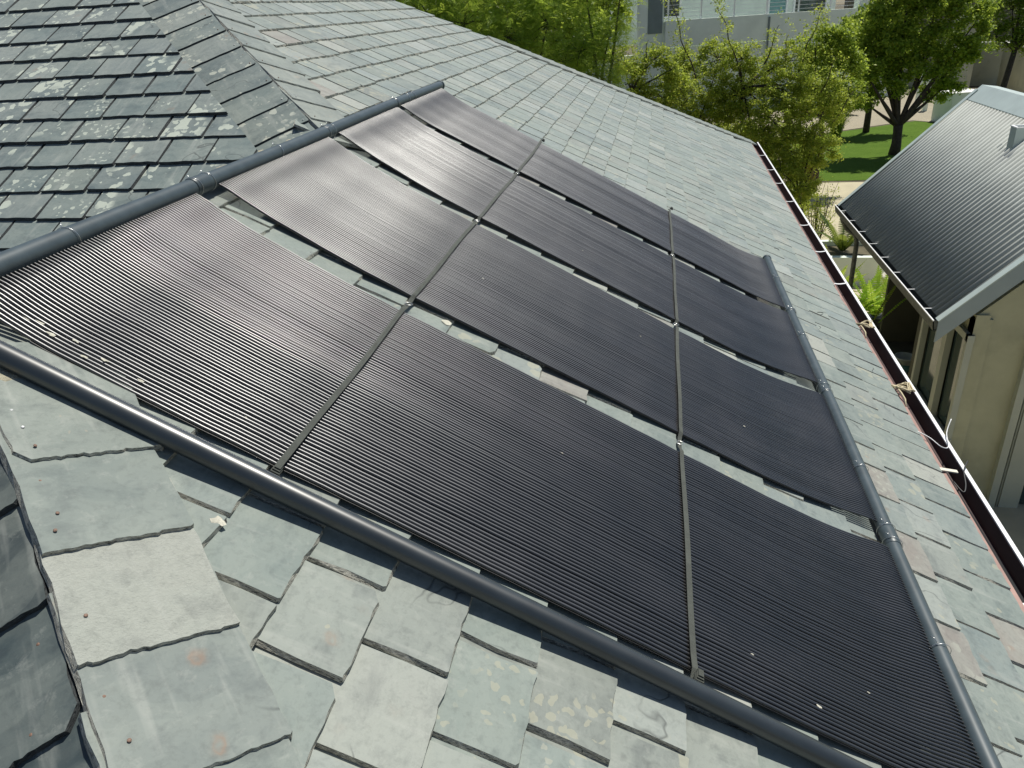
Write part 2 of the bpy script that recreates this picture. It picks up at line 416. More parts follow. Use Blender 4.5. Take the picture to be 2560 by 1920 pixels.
# far face
fD = Ad(1.99, yD(1.99)); tD = Ad(apex, yD(apex))
dk.add([fD, tD, Vector((tD.x - 4.0, tD.y, tD.z)), Vector((tD.x - 4.0, fD.y, fD.z))], [(3, 2, 1, 0)])
dk.build('roof_deck', M['deck'], house)
wl_ = MB()
ex = e1.x - .35
wl_.box(((ex - 3.2) / 1, 6.0, 1.66), (3.2, 0, 0), (0, 6.6, 0), (0, 0, 1.66))
wl_.build('wall', M['wall'], house)

# --- slates
def outline(r, w, l, nb, ns):
    pts = []; j = 0.0
    ch1, ch2 = r.uniform(.001, .006), r.uniform(.001, .006)
    if r.random() < .06: ch1 = r.uniform(.012, .03)
    if r.random() < .06: ch2 = r.uniform(.012, .03)
    pts.append((-w / 2, ch1 * r.uniform(.6, 1.4)))
    for i in range(nb + 1):
        x = -w / 2 + ch1 + (w - ch1 - ch2) * i / nb
        j = .25 * j + r.uniform(-.0014, .0014)
        pts.append((x, j))
    pts.append((w / 2, ch2 * r.uniform(.6, 1.4)))
    for i in range(1, ns):
        pts.append((w / 2 + r.uniform(-.0022, .0022), l * i / ns))
    pts.append((w / 2, l)); pts.append((-w / 2, l))
    for i in range(ns - 1, 0, -1):
        pts.append((-w / 2 + r.uniform(-.0022, .0022), l * i / ns))
    return pts
def clip(poly, f):          # keep f(p) >= 0
    out = []
    for i in range(len(poly)):
        a, b = poly[i], poly[(i + 1) % len(poly)]
        fa, fb = f(a), f(b)
        if fa >= 0: out.append(a)
        if (fa >= 0) != (fb >= 0):
            t = fa / (fa - fb); out.append((a[0] + (b[0] - a[0]) * t, a[1] + (b[1] - a[1]) * t))
    return out
def slab(poly, t, r, inset=.003):
    """returns verts, faces, material index for a slate: worn top ring, ragged underside ring"""
    n = len(poly); P = np.array(poly); c = P.mean(0)
    V = []
    d = P - c; L = np.linalg.norm(d, axis=1)[:, None] + 1e-9
    ins = np.array([[r.uniform(.0006, inset)] for _ in range(n)])
    topr = P - d / L * ins
    V += [(x, y, 0.0) for x, y in topr]
    V += [(x, y, -t * r.uniform(.85, 1.1)) for x, y in P]
    F = [tuple(range(n))]; mi = [0]
    for i in range(n):
        k = (i + 1) % n
        F.append((i, n + i, n + k, k)); mi.append(1)
    F.append(tuple(range(2 * n - 1, n - 1, -1))); mi.append(1)
    return V, F, mi
T = .0105; EX = .1495
tilt = math.atan(T / EX)
sr = random.Random(3)
def variants(nv, w, l, nb, ns, mats, name):
    out = []
    for i in range(nv):
        V, F, mi = slab([(x * U, y * U) for x, y in outline(sr, w, l, nb, ns)], T * U * sr.uniform(.85, 1.15), sr, .0075)
        out.append((mesh(name, V, F, mats, False, mi), V, F, mi))
    return out
SL = 2.05 * EX
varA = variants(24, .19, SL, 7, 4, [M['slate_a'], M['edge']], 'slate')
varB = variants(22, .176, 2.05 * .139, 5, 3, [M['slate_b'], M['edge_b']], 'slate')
camP = Vector((0, 0, GZ))
def project(P):
    v = P - camP; z = v.dot(fwd)
    if z < .05: return None
    return (1280 + v.dot(right) / z * 1903.37, 960 + v.dot(down) / z * 1903.37, z)
MATS = [(1.12, 1.925), (2.033, 2.868), (2.955, 3.808), (3.898, 4.75)]
HDR = [(1.13, 1.955), (2.075, 2.925), (3.03, 3.83), (3.89, 4.71)]
slates = []   # dict entries
def add_slate(fr, o, ex, ey, nz, w, baseW, var, clipf, mid_world, frac=1.0, vis=True, tl=None):
    """fr: face; o: bottom centre point; local frame ex, ey, nz"""
    tl = tilt if tl is None else tl
    rot = sr.gauss(0, .006); cr, srn = math.cos(rot), math.sin(rot)
    ex2 = ex * cr + ey * srn; ey2 = ey * cr - ex * srn
    e_t = ey2 * math.cos(tl) - nz * math.sin(tl)
    n_t = ex2.cross(e_t)
    k = w / baseW
    mw = Matrix.Identity(4)
    for i in range(3):
        mw[i][0] = ex2[i] * k; mw[i][1] = e_t[i]; mw[i][2] = n_t[i]; mw[i][3] = o[i]
    q = project(mid_world); area = 0; inside = False
    if q:
        area = frac * w / (q[2] ** 2); inside = -60 < q[0] < 2620 and -60 < q[1] < 1980
    slates.append(dict(fr=fr, mw=mw, var=var, clip=clipf, score=area if (inside and vis) else 0))
# slope A
for kk in range(-21, 13):
    s0 = .0455 + EX * kk
    last = kk == 12
    far_lim = yD(s0) - .03
    y = ylo(s0) + .05 - (.0 if kk % 2 else .1)
    # line the joints up with the photograph near the viewer
    ph = .86 if kk % 2 else .96
    y0 = ph - .2 * math.ceil((ph - (ylo(s0) - .12)) / .2)
    y = y0; first = True
    while y < far_lim + .02:
        w = .198 + sr.uniform(-.006, .006) if y < 2.4 else sr.choice([.2, .2, .17, .15, .19, .13, .21, .18])
        yc = y + w / 2
        if y + w < ylo(s0) - .1: y += w; continue
        sb = s0 + sr.uniform(-.0025, .0025)
        if y > 2.2: sb += sr.uniform(-.003, .003)
        if kk >= 12: sb = sE(yc) - sr.uniform(0, .012)
        h = .003 + sr.uniform(-.0012, .0015)
        def cf(p, sb=sb, yc=yc):
            ss = sb - p[1] / U; yy = yc + p[0] / U
            a = yy - (ylo(ss) + .012)
            return a
        def cf2(p, sb=sb, yc=yc):
            ss = sb - p[1] / U; yy = yc + p[0] / U
            return (yD(ss) - .012) - yy
        if yc < 3.05:
            cf0 = cf2
            def cf2(p, sb=sb, yc=yc): return (sb - p[1] / U) + .995
            if s0 < -.99: y += w; continue
        corners = [(-w / 2 * U, 0), (w / 2 * U, 0), (w / 2 * U, SL * U), (-w / 2 * U, SL * U)]
        need = any(cf(p) < 0 for p in corners) or any(cf2(p) < 0 for p in corners)
        if all(cf(p) < 0 for p in corners[:2]) and all(cf(p) < 0 for p in corners[2:]): y += w; continue
        if all(cf2(p) < 0 for p in corners): y += w; continue
        # hidden below the mats?
        sm = sb - .07; hid = False
        if -.86 < sm < 1.3 and sb < 1.33:
            for a, b in MATS:
                if yc - w / 2 > a + .0 and yc + w / 2 < b - .0: hid = True
        capd = abs(yc - ylo(sm)) < .14
        gap = w - sr.uniform(.005, .0125) if y < 2.4 else w - sr.choice([.003, .004, .006, .009, .012])
        add_slate('A', A(sb, yc, h), YV, -S3, NA, gap, .19, sr.randrange(len(varA)), (cf, cf2) if need else None,
                  A(sm, yc), .35 if capd else 1.0, not hid and -1.0 - .2 < s0 + 1.2 + 9)
        y += w
# side face B
EB = .139
for kk in range(-2, 14):
    b0 = -1.7145 - EB * kk
    ph = -1.972 if kk % 2 else -1.902
    x = ph + .181 * 6
    while x > -6.3:
        w = .181 + sr.uniform(-.008, .008); xc = x - w / 2
        def cx(p, b0=b0, xc=xc):      # keep x left of the hip
            bb = b0 - p[1] / U; xx = xc + p[0] / U
            P = XV * xx + SB * bb + NB * CB
            return (HB.x - (P.y - HB.y)) - xx - .012
        def cv(p, b0=b0, xc=xc):      # above the valley
            bb = b0 - p[1] / U; xx = xc + p[0] / U
            P = XV * xx + SB * bb + NB * CB
            return P.z - (HB.z + math.tan(PT) * (xx - HB.x)) + .02
        l = 2.05 * EB
        corners = [(-w / 2 * U, 0), (w / 2 * U, 0), (w / 2 * U, l * U), (-w / 2 * U, l * U)]
        if all(cx(p) < 0 for p in corners) or all(cv(p) < 0 for p in corners): x -= w; continue
        need = any(cx(p) < 0 for p in corners) or any(cv(p) < 0 for p in corners)
        mid = B(xc, b0 - .07)
        capd = cx((0, .06)) < .12
        add_slate('B', B(xc, b0 + sr.uniform(-.003, .003), .003 + sr.uniform(-.001, .002)), XV, -SB, NB, w - sr.uniform(.003, .008), .176,
                  sr.randrange(len(varB)), (cx, cv) if need else None, mid, .35 if capd else .8, True, math.atan(T / EB))
        x -= w
order = sorted(range(len(slates)), key=lambda i: -slates[i]['score'])
single = set(i for i in order[:300] if slates[i]['score'] > 0)
fieldA = MB(); fieldB = MB()
for i, d in enumerate(slates):
    var = (varA if d['fr'] == 'A' else varB)[d['var']]
    me, V, F, mi = var
    k = d['mw'].col[0].length
    if d['clip']:
        poly = [(x * k, y) for x, y in [(v[0], v[1]) for v in V[len(V) // 2:]]]
        poly = clip(clip(poly, d['clip'][0]), d['clip'][1])
        if len(poly) < 3: continue
        V2, F2, mi2 = slab(poly, T * U, sr, .006)
        mw = d['mw'].copy()
        for r_ in range(3): mw[r_][0] /= k
        if i in single:
            mats = [M['slate_a'], M['edge']] if d['fr'] == 'A' else [M['slate_b'], M['edge_b']]
            link('slate', mesh('slate', V2, F2, mats, False, mi2), house, mw)
        else:
            (fieldA if d['fr'] == 'A' else fieldB).add([mw @ Vector(v) for v in V2], F2, mi2)
    elif i in single:
        so_ = link('slate', me, house, d['mw'])
        q_ = sr.random()
        if d['fr'] == 'A' and q_ < .16:
            so_.material_slots[0].link = 'OBJECT'; so_.material_slots[0].material = M['slate_silver' if q_ < .09 else 'slate_plum']
    else:
        (fieldA if d['fr'] == 'A' else fieldB).add([d['mw'] @ Vector(v) for v in V], F, mi)
fa = fieldA.build('slates', [M['slate_a_f'], M['edge']], house); fa['kind'] = 'stuff'
fb = fieldB.build('slates', [M['slate_b_f'], M['edge_b']], house); fb['kind'] = 'stuff'

# --- hip slates
def cap_set(hp, hdir, perp, nrm, width, expo, n, mats, start, lift=.016, length=1.7, matsel=None):
    """hp: point on crest of lowest edge; hdir: unit vector up the hip; perp: from crest outwards on the face"""
    out = []
    tl = math.atan(.013 / expo)
    for i in range(n):
        base = hp + hdir * (start + expo * i)
        w = width * sr.uniform(.96, 1.05)
        poly = outline(sr, w, expo * length, 24 if n < 16 else 8, 9 if n < 16 else 4)
        # crest on the x = -w/2 side
        poly = [((x + w / 2) * U, y * U) for x, y in poly]
        V, F, mi = slab(poly, .0135 * U * sr.uniform(.9, 1.15), sr, .0065)
        rot = sr.gauss(0, .02)
        e1_ = perp * math.cos(rot) + hdir * math.sin(rot); e2_ = hdir * math.cos(rot) - perp * math.sin(rot)
        n0 = e1_.cross(e2_)
        flip = n0.dot(nrm) < 0
        if flip:
            V = [(v[0], v[1], v[2]) for v in V]
        e2t = e2_ * math.cos(tl) - nrm * math.sin(tl)
        mw = Matrix.Identity(4); o = (base + nrm * (lift + sr.uniform(0, .002))) * U + OFF
        for r_ in range(3):
            mw[r_][0] = e1_[r_]; mw[r_][1] = e2t[r_]; mw[r_][2] = nrm[r_]; mw[r_][3] = o[r_]
        if flip: F = [tuple(reversed(f)) for f in F]
        mt = mats if matsel is None else matsel(i)
        ob = link('hip_slate', mesh('hip_slate', V, F, mt, False, mi), house, mw)
        out.append((ob, mw))
    return out
nail_me = None
def nail_mesh(mt):
    V = []; F = []
    for j, (rr, z) in enumerate(((.0012, -.004), (.0012, .0035), (.0034, .0035), (.0034, .005), (.0018, .0058))):
        for a in range(8): V.append((rr * math.cos(a * math.pi / 4), rr * math.sin(a * math.pi / 4), z))
    for j in range(4):
        for a in range(8):
            b = (a + 1) % 8; F.append((j * 8 + a, j * 8 + b, (j + 1) * 8 + b, (j + 1) * 8 + a))
    F.append(tuple(32 + a for a in range(8)))
    return mesh('nail', V, F, mt)
nails = [nail_mesh(M['nail']), nail_mesh(M['nail_z']), nail_mesh(M['nail'])]
def put_nail(ob, mw, x, y, z=0.0):
    loc = mw @ Vector((x, y, z)); nn = Vector(mw.col[2][:3]).normalized()
    q = (nn + Vector((sr.uniform(-.25, .25), sr.uniform(-.25, .25), 0))).to_track_quat('Z', 'Y').to_matrix().to_4x4()
    q.translation = loc
    link('nail', sr.choice(nails), ob, q)
hipC = (XV - YV - Vector((0, 0, math.tan(PT)))).normalized() * -1        # up the hip
pA = (S3 + YV / CP).normalized()
pC = Vector((-1 / CP, -CP, -SP)).normalized()
def Au(s, y, h=0): return S3 * s + YV * y + NA * (h - 1)
NCn = Vector((0, -SP, CP))
crest0 = Au(-.564, yC(-.564))
eC = .1905
capsA = cap_set(crest0, hipC, pA, NA, .228, eC, 15, [M['slate_h'], M['edge']], -14 * eC, .018)
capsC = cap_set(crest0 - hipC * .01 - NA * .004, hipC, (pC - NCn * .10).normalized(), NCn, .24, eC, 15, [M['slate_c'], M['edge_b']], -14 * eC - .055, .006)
capsA[12][0].data.materials[0] = M['slate_silver']
for ob, mw in capsA[6:]:
    for q in ((.035, .035), (.03, .165), (.04, .10)):
        if sr.random() < .75: put_nail(ob, mw, q[0] + sr.uniform(-.008, .012), q[1] + sr.uniform(-.015, .015))
for ob, mw in capsC[6:]:
    for q in ((.07, .04), (.05, .17), (.09, .10)):
        if sr.random() < .8: put_nail(ob, mw, q[0] + sr.uniform(-.015, .015), q[1] + sr.uniform(-.015, .015))
# side hip: caps on both faces
hipB = hipC
cB = Au(-1.012, yBh(-1.012))
capsBA = cap_set(cB + hipB * .04, hipB, pA, NA, .225, .19, 17, [M['slate_h'], M['edge']], -.19, .018)
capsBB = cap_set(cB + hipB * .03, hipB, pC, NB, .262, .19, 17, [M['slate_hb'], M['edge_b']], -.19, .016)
for ob, mw in capsBB[:9]:
    for q in ((.03, .03), (.025, .15)): put_nail(ob, mw, q[0] + sr.uniform(-.006, .01), q[1] + sr.uniform(-.01, .01))
for ob, mw in capsBA[:7]:
    put_nail(ob, mw, .035, .03)
# far hip
hipD = (Au(-1.372, yD(-1.372)) - Au(.6, yD(.6))).normalized()
pD = (-(YV - hipD * YV.dot(hipD))).normalized()
pD = (pD - NA * pD.dot(NA)).normalized()
cap_set(Au(2.0, yD(2.0)), hipD, pD, NA, .16, .165, 28, [M['slate_h'], M['edge']], 0, .018, 1.4)
# mortar bedding along the crest and at the wing ridge
mb = MB()
def bed(p0, p1, r, n, seed):
    rr = random.Random(seed); pts = []; rad = []
    for i in range(n + 1):
        t = i / n; pts.append((p0.lerp(p1, t) + Vector((rr.uniform(-1, 1), rr.uniform(-1, 1), rr.uniform(-1, 1))) * .004) * U + OFF); rad.append(r * U * rr.uniform(.85, 1.15))
    mb.tube([tuple(p) for p in pts], rad, 10)
bed(Au(2.0, yC(2.0), -.062), Au(-.78, yC(-.78), -.062), .026, 60, 1)
bed(Au(-1.0, yC(-1.0), -.052), Au(-1.005, 3.0, -.052), .026, 50, 2)
mb.build('mortar_bedding', M['mortar'], house, True)
mp = MB()      # open mortar patch above the topmost near hip slate
g = []
for i in range(9):
    for j in range(9):
        s = -.86 + .21 * i / 8; y = min(yC(s) - .03 + .20 * j / 8, 1.06 + .004 * j)
        edge = min(i, j, 8 - i, 8 - j)
        g.append(A(s, y, (.006 if y < 1.05 else -.008) + .006 * min(edge, 2) / 2 + sr.uniform(-.0015, .0015)))
mp.add(g, [(a * 9 + b, (a + 1) * 9 + b, (a + 1) * 9 + b + 1, a * 9 + b + 1) for a in range(8) for b in range(8)])
mp.build('mortar_patch', M['mortar'], house, True)
# white mortar crumbs showing in joints
for (s, y, r_) in ((-.262, .942, .012), (-.125, 2.005, .016), (-.55, 4.9, .01)):
    f_ = MB(); V = []; rr = random.Random(int(s * 100))
    for j in range(9):
        a = j * 2 * math.pi / 9; q = r_ * rr.uniform(.55, 1.2)
        V.append(A(s + q * math.cos(a) * 1.2, y + q * math.sin(a), .0035))
    V.append(A(s, y, .0065)); f_.add(V, [(j, (j + 1) % 9, 9) for j in range(9)])
    f_.build('mortar_crumb', M['mortar_w'], house, True)

# --- gutter
gu = MB()
def eave(y, h=0): return A(sE(y), y, h)
ys = [yC(1.9) - .3, 11.35]
def gp(y, dx, dz):
    e = eave(y); return Vector((e.x + dx * U, e.y, e.z + dz * U))
prof_in = [(-.012, -.014), (-.012, -.10), (.088, -.10), (.100, -.030)]
n_seg = 12
V = []; F = []; mi = []
for i in range(n_seg + 1):
    y = ys[0] + (ys[1] - ys[0]) * i / n_seg
    for dx, dz in prof_in + [(.1005, -.030), (.1025, -.11), (-.016, -.104)]:
        V.append(gp(y, dx, dz))
k_ = 7
for i in range(n_seg):
    for j in range(k_ - 1):
        F.append((i * k_ + j, i * k_ + j + 1, (i + 1) * k_ + j + 1, (i + 1) * k_ + j))
gu.add(V, F, 0)
for yy in ys:
    gu.add([gp(yy, -.012, -.014), gp(yy, -.012, -.10), gp(yy, .088, -.10), gp(yy, .1, -.03)], [(0, 1, 2, 3)], 0)
gut = gu.build('gutter', M['brown'], house)
lp = MB(); lp.box((gp(ys[0], .008, -.016) + gp(ys[1], .008, -.016)) / 2, (.0075 * U, 0, 0), (gp(ys[1], 0, 0) - gp(ys[0], 0, 0)) / 2, (0, 0, .004 * U))
lp.build('back_lip', M['brown_lip'], gut)
lp = MB(); a_ = (gp(ys[0], .107, -.032) + gp(ys[1], .107, -.032)) / 2
lp.box(a_, (.0075 * U, 0, 0), (gp(ys[1], 0, 0) - gp(ys[0], 0, 0)) / 2, (0, 0, .006 * U))
lp.build('front_lip', M['white'], gut)
fs = MB(); fs.box((gp(ys[0], -.03, -.09) + gp(ys[1], -.03, -.09)) / 2, (.012 * U, 0, 0), (gp(ys[1], 0, 0) - gp(ys[0], 0, 0)) / 2, (0, 0, .075 * U))
fs.build('fascia', M['fascia'], house)
for y in (10.3, 9.35, 8.6, 7.75, 6.85, 6.05, 5.28, 2.1, 1.2):
    b_ = MB(); P = []
    for t in range(9):
        u = t / 8; P.append(gp(y + .02 * u, -.01 + .115 * u, -.012 - .010 * math.sin(u * math.pi) - .012 * u + (.004 if t == 0 else 0)))
    for t in range(8):
        a, b = P[t], P[t + 1]; wv = Vector((0, .009 * U, 0)); up = Vector((0, 0, .0022))
        b_.add([a - wv, a + wv, b + wv, b - wv, a - wv + up, a + wv + up, b + wv + up, b - wv + up],
               [(0, 1, 2, 3), (7, 6, 5, 4), (0, 3, 7, 4), (1, 5, 6, 2), (0, 4, 5, 1), (3, 2, 6, 7)])
    b_.build('gutter_bracket', M['white'], gut)
b_ = MB(); c_ = gp(2.88, .028, -.006); b_.box(c_, (.034 * U, 0, -.006), (0, .010 * U, 0), (0, 0, .003))
b_.build('gutter_bracket', M['cream'], gut)

def curl(name, pts, r, mat, label, cat, group=None, parent=None, n=6):
    b_ = MB()
    P = np.array([tuple(p) for p in pts]); k = len(P)
    # catmull-rom smoothing
    out = []
    for i in range(k - 1):
        p0 = P[max(i - 1, 0)]; p1 = P[i]; p2 = P[i + 1]; p3 = P[min(i + 2, k - 1)]
        for t in np.linspace(0, 1, 6, endpoint=(i == k - 2)):
            out.append(.5 * ((2 * p1) + (-p0 + p2) * t + (2 * p0 - 5 * p1 + 4 * p2 - p3) * t * t + (-p0 + 3 * p1 - 3 * p2 + p3) * t ** 3))
    b_.tube(out, r, n)
    return tag(b_.build(name, mat, parent, True), label, cat, group)
for (y, lab, mtt, sd) in ((4.46, 'raffia knot tied round the brown gutter beside the green fern', 'rope', 1), (3.62, 'larger pale raffia knot on the brown gutter opposite the window sill', 'rope', 2)):
    rr = random.Random(sd)
    b_ = MB()
    for kx in range(4 if sd == 2 else 3):
        P = []
        for t in range(10):
            a = t / 9 * math.pi * (2.0 + kx * .5) + kx * 1.3
            P.append(tuple(gp(y + .035 * math.cos(a) + rr.uniform(-.012, .012), .035 + .04 * math.sin(a) + rr.uniform(-.012, .012), .002 + .012 * math.sin(2 * a) + rr.uniform(0, .012))))
        b_.tube(P, .0042, 6)
    P = [tuple(gp(y - .03, .01, .01)), tuple(gp(y - .07, .012, .012)), tuple(gp(y - .12, .018, .003)), tuple(gp(y - .17, .012, -.012))]
    b_.tube(P, .0045, 6)
    P = [tuple(gp(y, -.02, .005)), tuple(gp(y, .04, .01)), tuple(gp(y + .01, .10, -.018))]
    b_.tube(P, .006, 6)
    tag(b_.build('rope_knot', M[mtt], None, True), lab, 'knot', 'raffia knots on the gutter')
curl('plastic_tie', [gp(3.2, -.03, .006), gp(3.13, .02, .006), gp(3.08, .06, -.012), gp(3.10, .095, -.02), gp(3.2, .115, -.008), gp(3.26, .145, .03)], .0028, M['white'], 'thin white curved tie across the gutter with its end sticking up past the lip', 'cable tie')
curl('black_tie', [gp(2.82, .03, -.02), gp(2.76, .05, -.03), gp(2.80, .07, -.022), gp(2.88, .085, -.004), gp(2.95, .12, .0)], .0035, M['pot'], 'short black tie looped over the gutter lip beside a cream bracket', 'cable tie')

# ------------------------------------------------------------------ solar heating mats
def sm(t): t = max(0.0, min(1.0, t)); return t * t * (3 - 2 * t)
S0, S1 = -.922, 1.352
def s_h2(y): return 1.372 - .0125 * (y - 1.2)
HH = .031; HR = .0252
def wob(i, s, k, ph): return math.sin(i * k[0] + s * k[1] + ph)
NT = 74
labels = ['nearest black solar heating mat beside the charcoal pipe lying down the slope',
          'second black solar heating mat from the viewer, between two slate gaps',
          'third black solar heating mat from the viewer, greyish sheen near the top pipe',
          'farthest black solar heating mat, blue sheen, next to open slates']
mats_obj = []
for mi_, ((ma, mbb), (ha, hb)) in enumerate(zip(MATS, HDR)):
    root = empty('solar_mat', A(.2, (ma + mbb) / 2, 0), labels[mi_], 'solar mat', 'black tube solar heating mats strapped to the roof')
    mats_obj.append(root)
    ph = [sr.uniform(0, 6) for _ in range(8)]
    # header pipes of this mat
    for hi in (0, 1):
        y0, y1 = (ha - .035, hb + .035)
        if mi_ == 0: y0 = (.93 if hi == 0 else 1.045)
        if mi_ == 3: y1 = hb + .06
        nrm_ = 40; P = []; RR = []
        for i in range(nrm_ + 1):
            y = y0 + (y1 - y0) * i / nrm_
            s = S0 - .004 * (y - 1) if hi == 0 else s_h2(y)
            P.append(tuple(A(s + .0015 * math.sin(y * 3), y, HH + .0015 * math.sin(y * 2.2 + hi))))
            RR.append(HR * U * (1.0 if hi == 0 else .92))
        hb_ = MB(); hb_.tube(P, RR, 20)
        if mi_ == 3:      # end cap with rim
            e = Vector(P[-1]); d = (e - Vector(P[-2])).normalized()
            hb_.tube([tuple(e - d * .022), tuple(e - d * .0215), tuple(e + d * .004), tuple(e + d * .006)], [RR[0], RR[0] * 1.13, RR[0] * 1.13, RR[0] * .9], 20)
        header = hb_.build('header_pipe', M['pvc'], root, True)
        if mi_ < 3:       # coupling sleeve towards the next mat
            yn = HDR[mi_ + 1][0] - .035; c0, c1 = y1 - .022, yn + .022
            cb_ = MB(); Pp = []; Rr = []
            for t, q in ((0, 1.0), (.02, 1.05), (.3, 1.06), (.7, 1.06), (.98, 1.05), (1, 1.0)):
                y = c0 + (c1 - c0) * t; s = S0 - .004 * (y - 1) if hi == 0 else s_h2(y)
                Pp.append(tuple(A(s, y, HH))); Rr.append(RR[0] * q)
            cb_.tube(Pp, Rr, 20); cb_.build('coupling', M['pvc'], root, True)
            ties = [c0 + .012, c1 - .012]
        else: ties = []
        if hi == 0: ties += {0: [1.46], 1: [2.52], 2: [], 3: [4.05, 4.15]}[mi_]
        else: ties += {0: [1.56], 1: [2.38], 2: [3.52], 3: [4.35]}[mi_]
        for y in ties:
            s = S0 - .004 * (y - 1) if hi == 0 else s_h2(y); c = A(s, y, HH); tb = MB(); Pp = []
            tl = sr.uniform(-.25, .25)
            for t in range(25):
                a = t / 24 * 2 * math.pi
                Pp.append(tuple(c + (S3 * math.cos(a) + NA * math.sin(a) + YV * math.cos(a) * tl) * (HR * U * 1.06 + .001)))
            tb.tube(Pp, .0011, 5, caps=False)
            cc = c + (S3 * -.7 + NA * .7) * (HR * U * 1.08)
            tb.tube([tuple(cc), tuple(cc + YV * .012 - S3 * .012 + NA * .004), tuple(cc + YV * .02 - S3 * .018 + NA * .0)], .0013, 5)
            tb.build('wire_tie', M['wire'], header, True)
    # the tubes
    nS = 60
    ss = np.concatenate([np.linspace(0, .09, 12)[:-1], np.linspace(.09, .91, nS - 22), np.linspace(.91, 1, 12)[1:]])
    nz = np.array([sr.gauss(0, 1) for _ in range(NT + 12)])
    bund = np.convolve(nz, np.ones(9) / 9, 'same')[:NT]      # bundles of neighbouring tubes
    jit = np.array([sr.gauss(0, .00055) for _ in range(NT)])
    for i in range(NT):
        u = (i + .5) / NT
        yh = ha + (hb - ha) * u; ym = ma + (mbb - ma) * u
        P = []; RR = []
        send = s_h2(yh) - HR * .93
        sbeg = S0 - .004 * (yh - 1) + HR * .93
        edge = min(i, NT - 1 - i) / 6.0
        for q in ss:
            s = sbeg + (send - sbeg) * q
            d0 = (s - sbeg); d1 = (send - s)
            wy = sm(d0 / .55) * sm(d1 / .45)
            y = yh + (ym - yh) * wy
            y += (.0011 * wob(i * .21, s, (1, 4.1), ph[0]) + .0016 * wob(i * .05, s, (1, 2.3), ph[1])) * wy + jit[i] * wy
            y += bund[i] * .0016 * wy * math.sin(s * 1.4 + ph[2])
            # height: leaves the header, drops on to the slates, rides the lapped edges
            fr = ((s - .0455) / EX) % 1.0
            rest = .0112 - .0008 * abs(fr - .5) * 2
            rest += .0010 * wob(i * .11, s, (1, 1.9), ph[3]) + .0010 * wob(i * .33, s, (1, 1.1), ph[4]) + bund[i] * .0028 * math.sin(s * 1.3 + ph[5])
            for st in (-.24, .652):
                rest -= .0015 * math.exp(-((s - st) / .05) ** 2)
            if i < 4 and mi_: rest += .003 * (1 - i / 4.0)
            k0 = math.exp(-(d0 / .085) ** 2); k1 = math.exp(-(d1 / .095) ** 2)
            h = rest * (1 - max(k0, k1)) + (HH - .001) * max(k0, k1)
            h += .002 * math.exp(-((d0 - .11) / .06) ** 2) + .002 * math.exp(-((d1 - .12) / .06) ** 2)
            P.append(tuple(A(s, y, h)))
            r_ = .0040
            if d0 < .006 or d1 < .006: r_ = .0028
            elif d0 < .016 or d1 < .016: r_ = .0046
            elif d0 < .024 or d1 < .024: r_ = .0034
            RR.append(r_ * U)
        V, F = tube_geo(P, RR, 8, False)
        n0 = len(V); hw = .0062 * U
        for p in P:
            for sg in (-1, 1): V.append((p[0] - NA.x * .0022, p[1] + sg * hw, p[2] - NA.z * .0022))
        F += [(n0 + 2 * q, n0 + 2 * q + 1, n0 + 2 * q + 3, n0 + 2 * q + 2) for q in range(8, len(P) - 9)]
        link('tube', mesh('tube', V, F, M['tube'], True), root)

# bird droppings and pale specks on the mats
for mi_, s, y, q in ((0, -.80, 1.172, .010), (0, -.775, 1.182, .007), (0, -.74, 1.166, .008), (0, -.70, 1.180, .006), (0, -.66, 1.150, .006), (0, -.63, 1.168, .007), (0, -.55, 1.16, .006), (0, .95, 1.185, .006), (0, .80, 1.24, .003), (0, -.35, 1.2, .003), (0, .30, 1.62, .003), (1, -.1, 2.4, .003), (1, .5, 2.6, .003), (0, 1.1, 1.3, .003), (2, .2, 3.2, .004), (1, .9, 2.3, .004)):
    f_ = MB(); V = []; rr = random.Random(int(s * 1000 + y * 77))
    for j in range(9):
        a = j * 2 * math.pi / 9; q2 = q * rr.uniform(.5, 1.15)
        V.append(A(s + q2 * math.cos(a) * 1.5, y + q2 * math.sin(a) * .6, .0158))
    V.append(A(s, y, .0178)); f_.add(V, [(j, (j + 1) % 9, 9) for j in range(9)])
    f_.build('dropping', M['mortar_w'], mats_obj[mi_], True)

# feed pipe
fp = MB(); P = []
for i in range(50):
    s = -1.25 + 3.1 * i / 49
    P.append(tuple(A(s, 1.048 + .0008 * math.sin(s * 3), .0265 + .001 * math.sin(s * 2.5 + 1))))
fp.tube(P, .0213 * U, 28)
tag(fp.build('feed_pipe', M['pvc_feed'], None, True), 'long glossy charcoal pipe lying down the slope over the bare near slates', 'pipe')

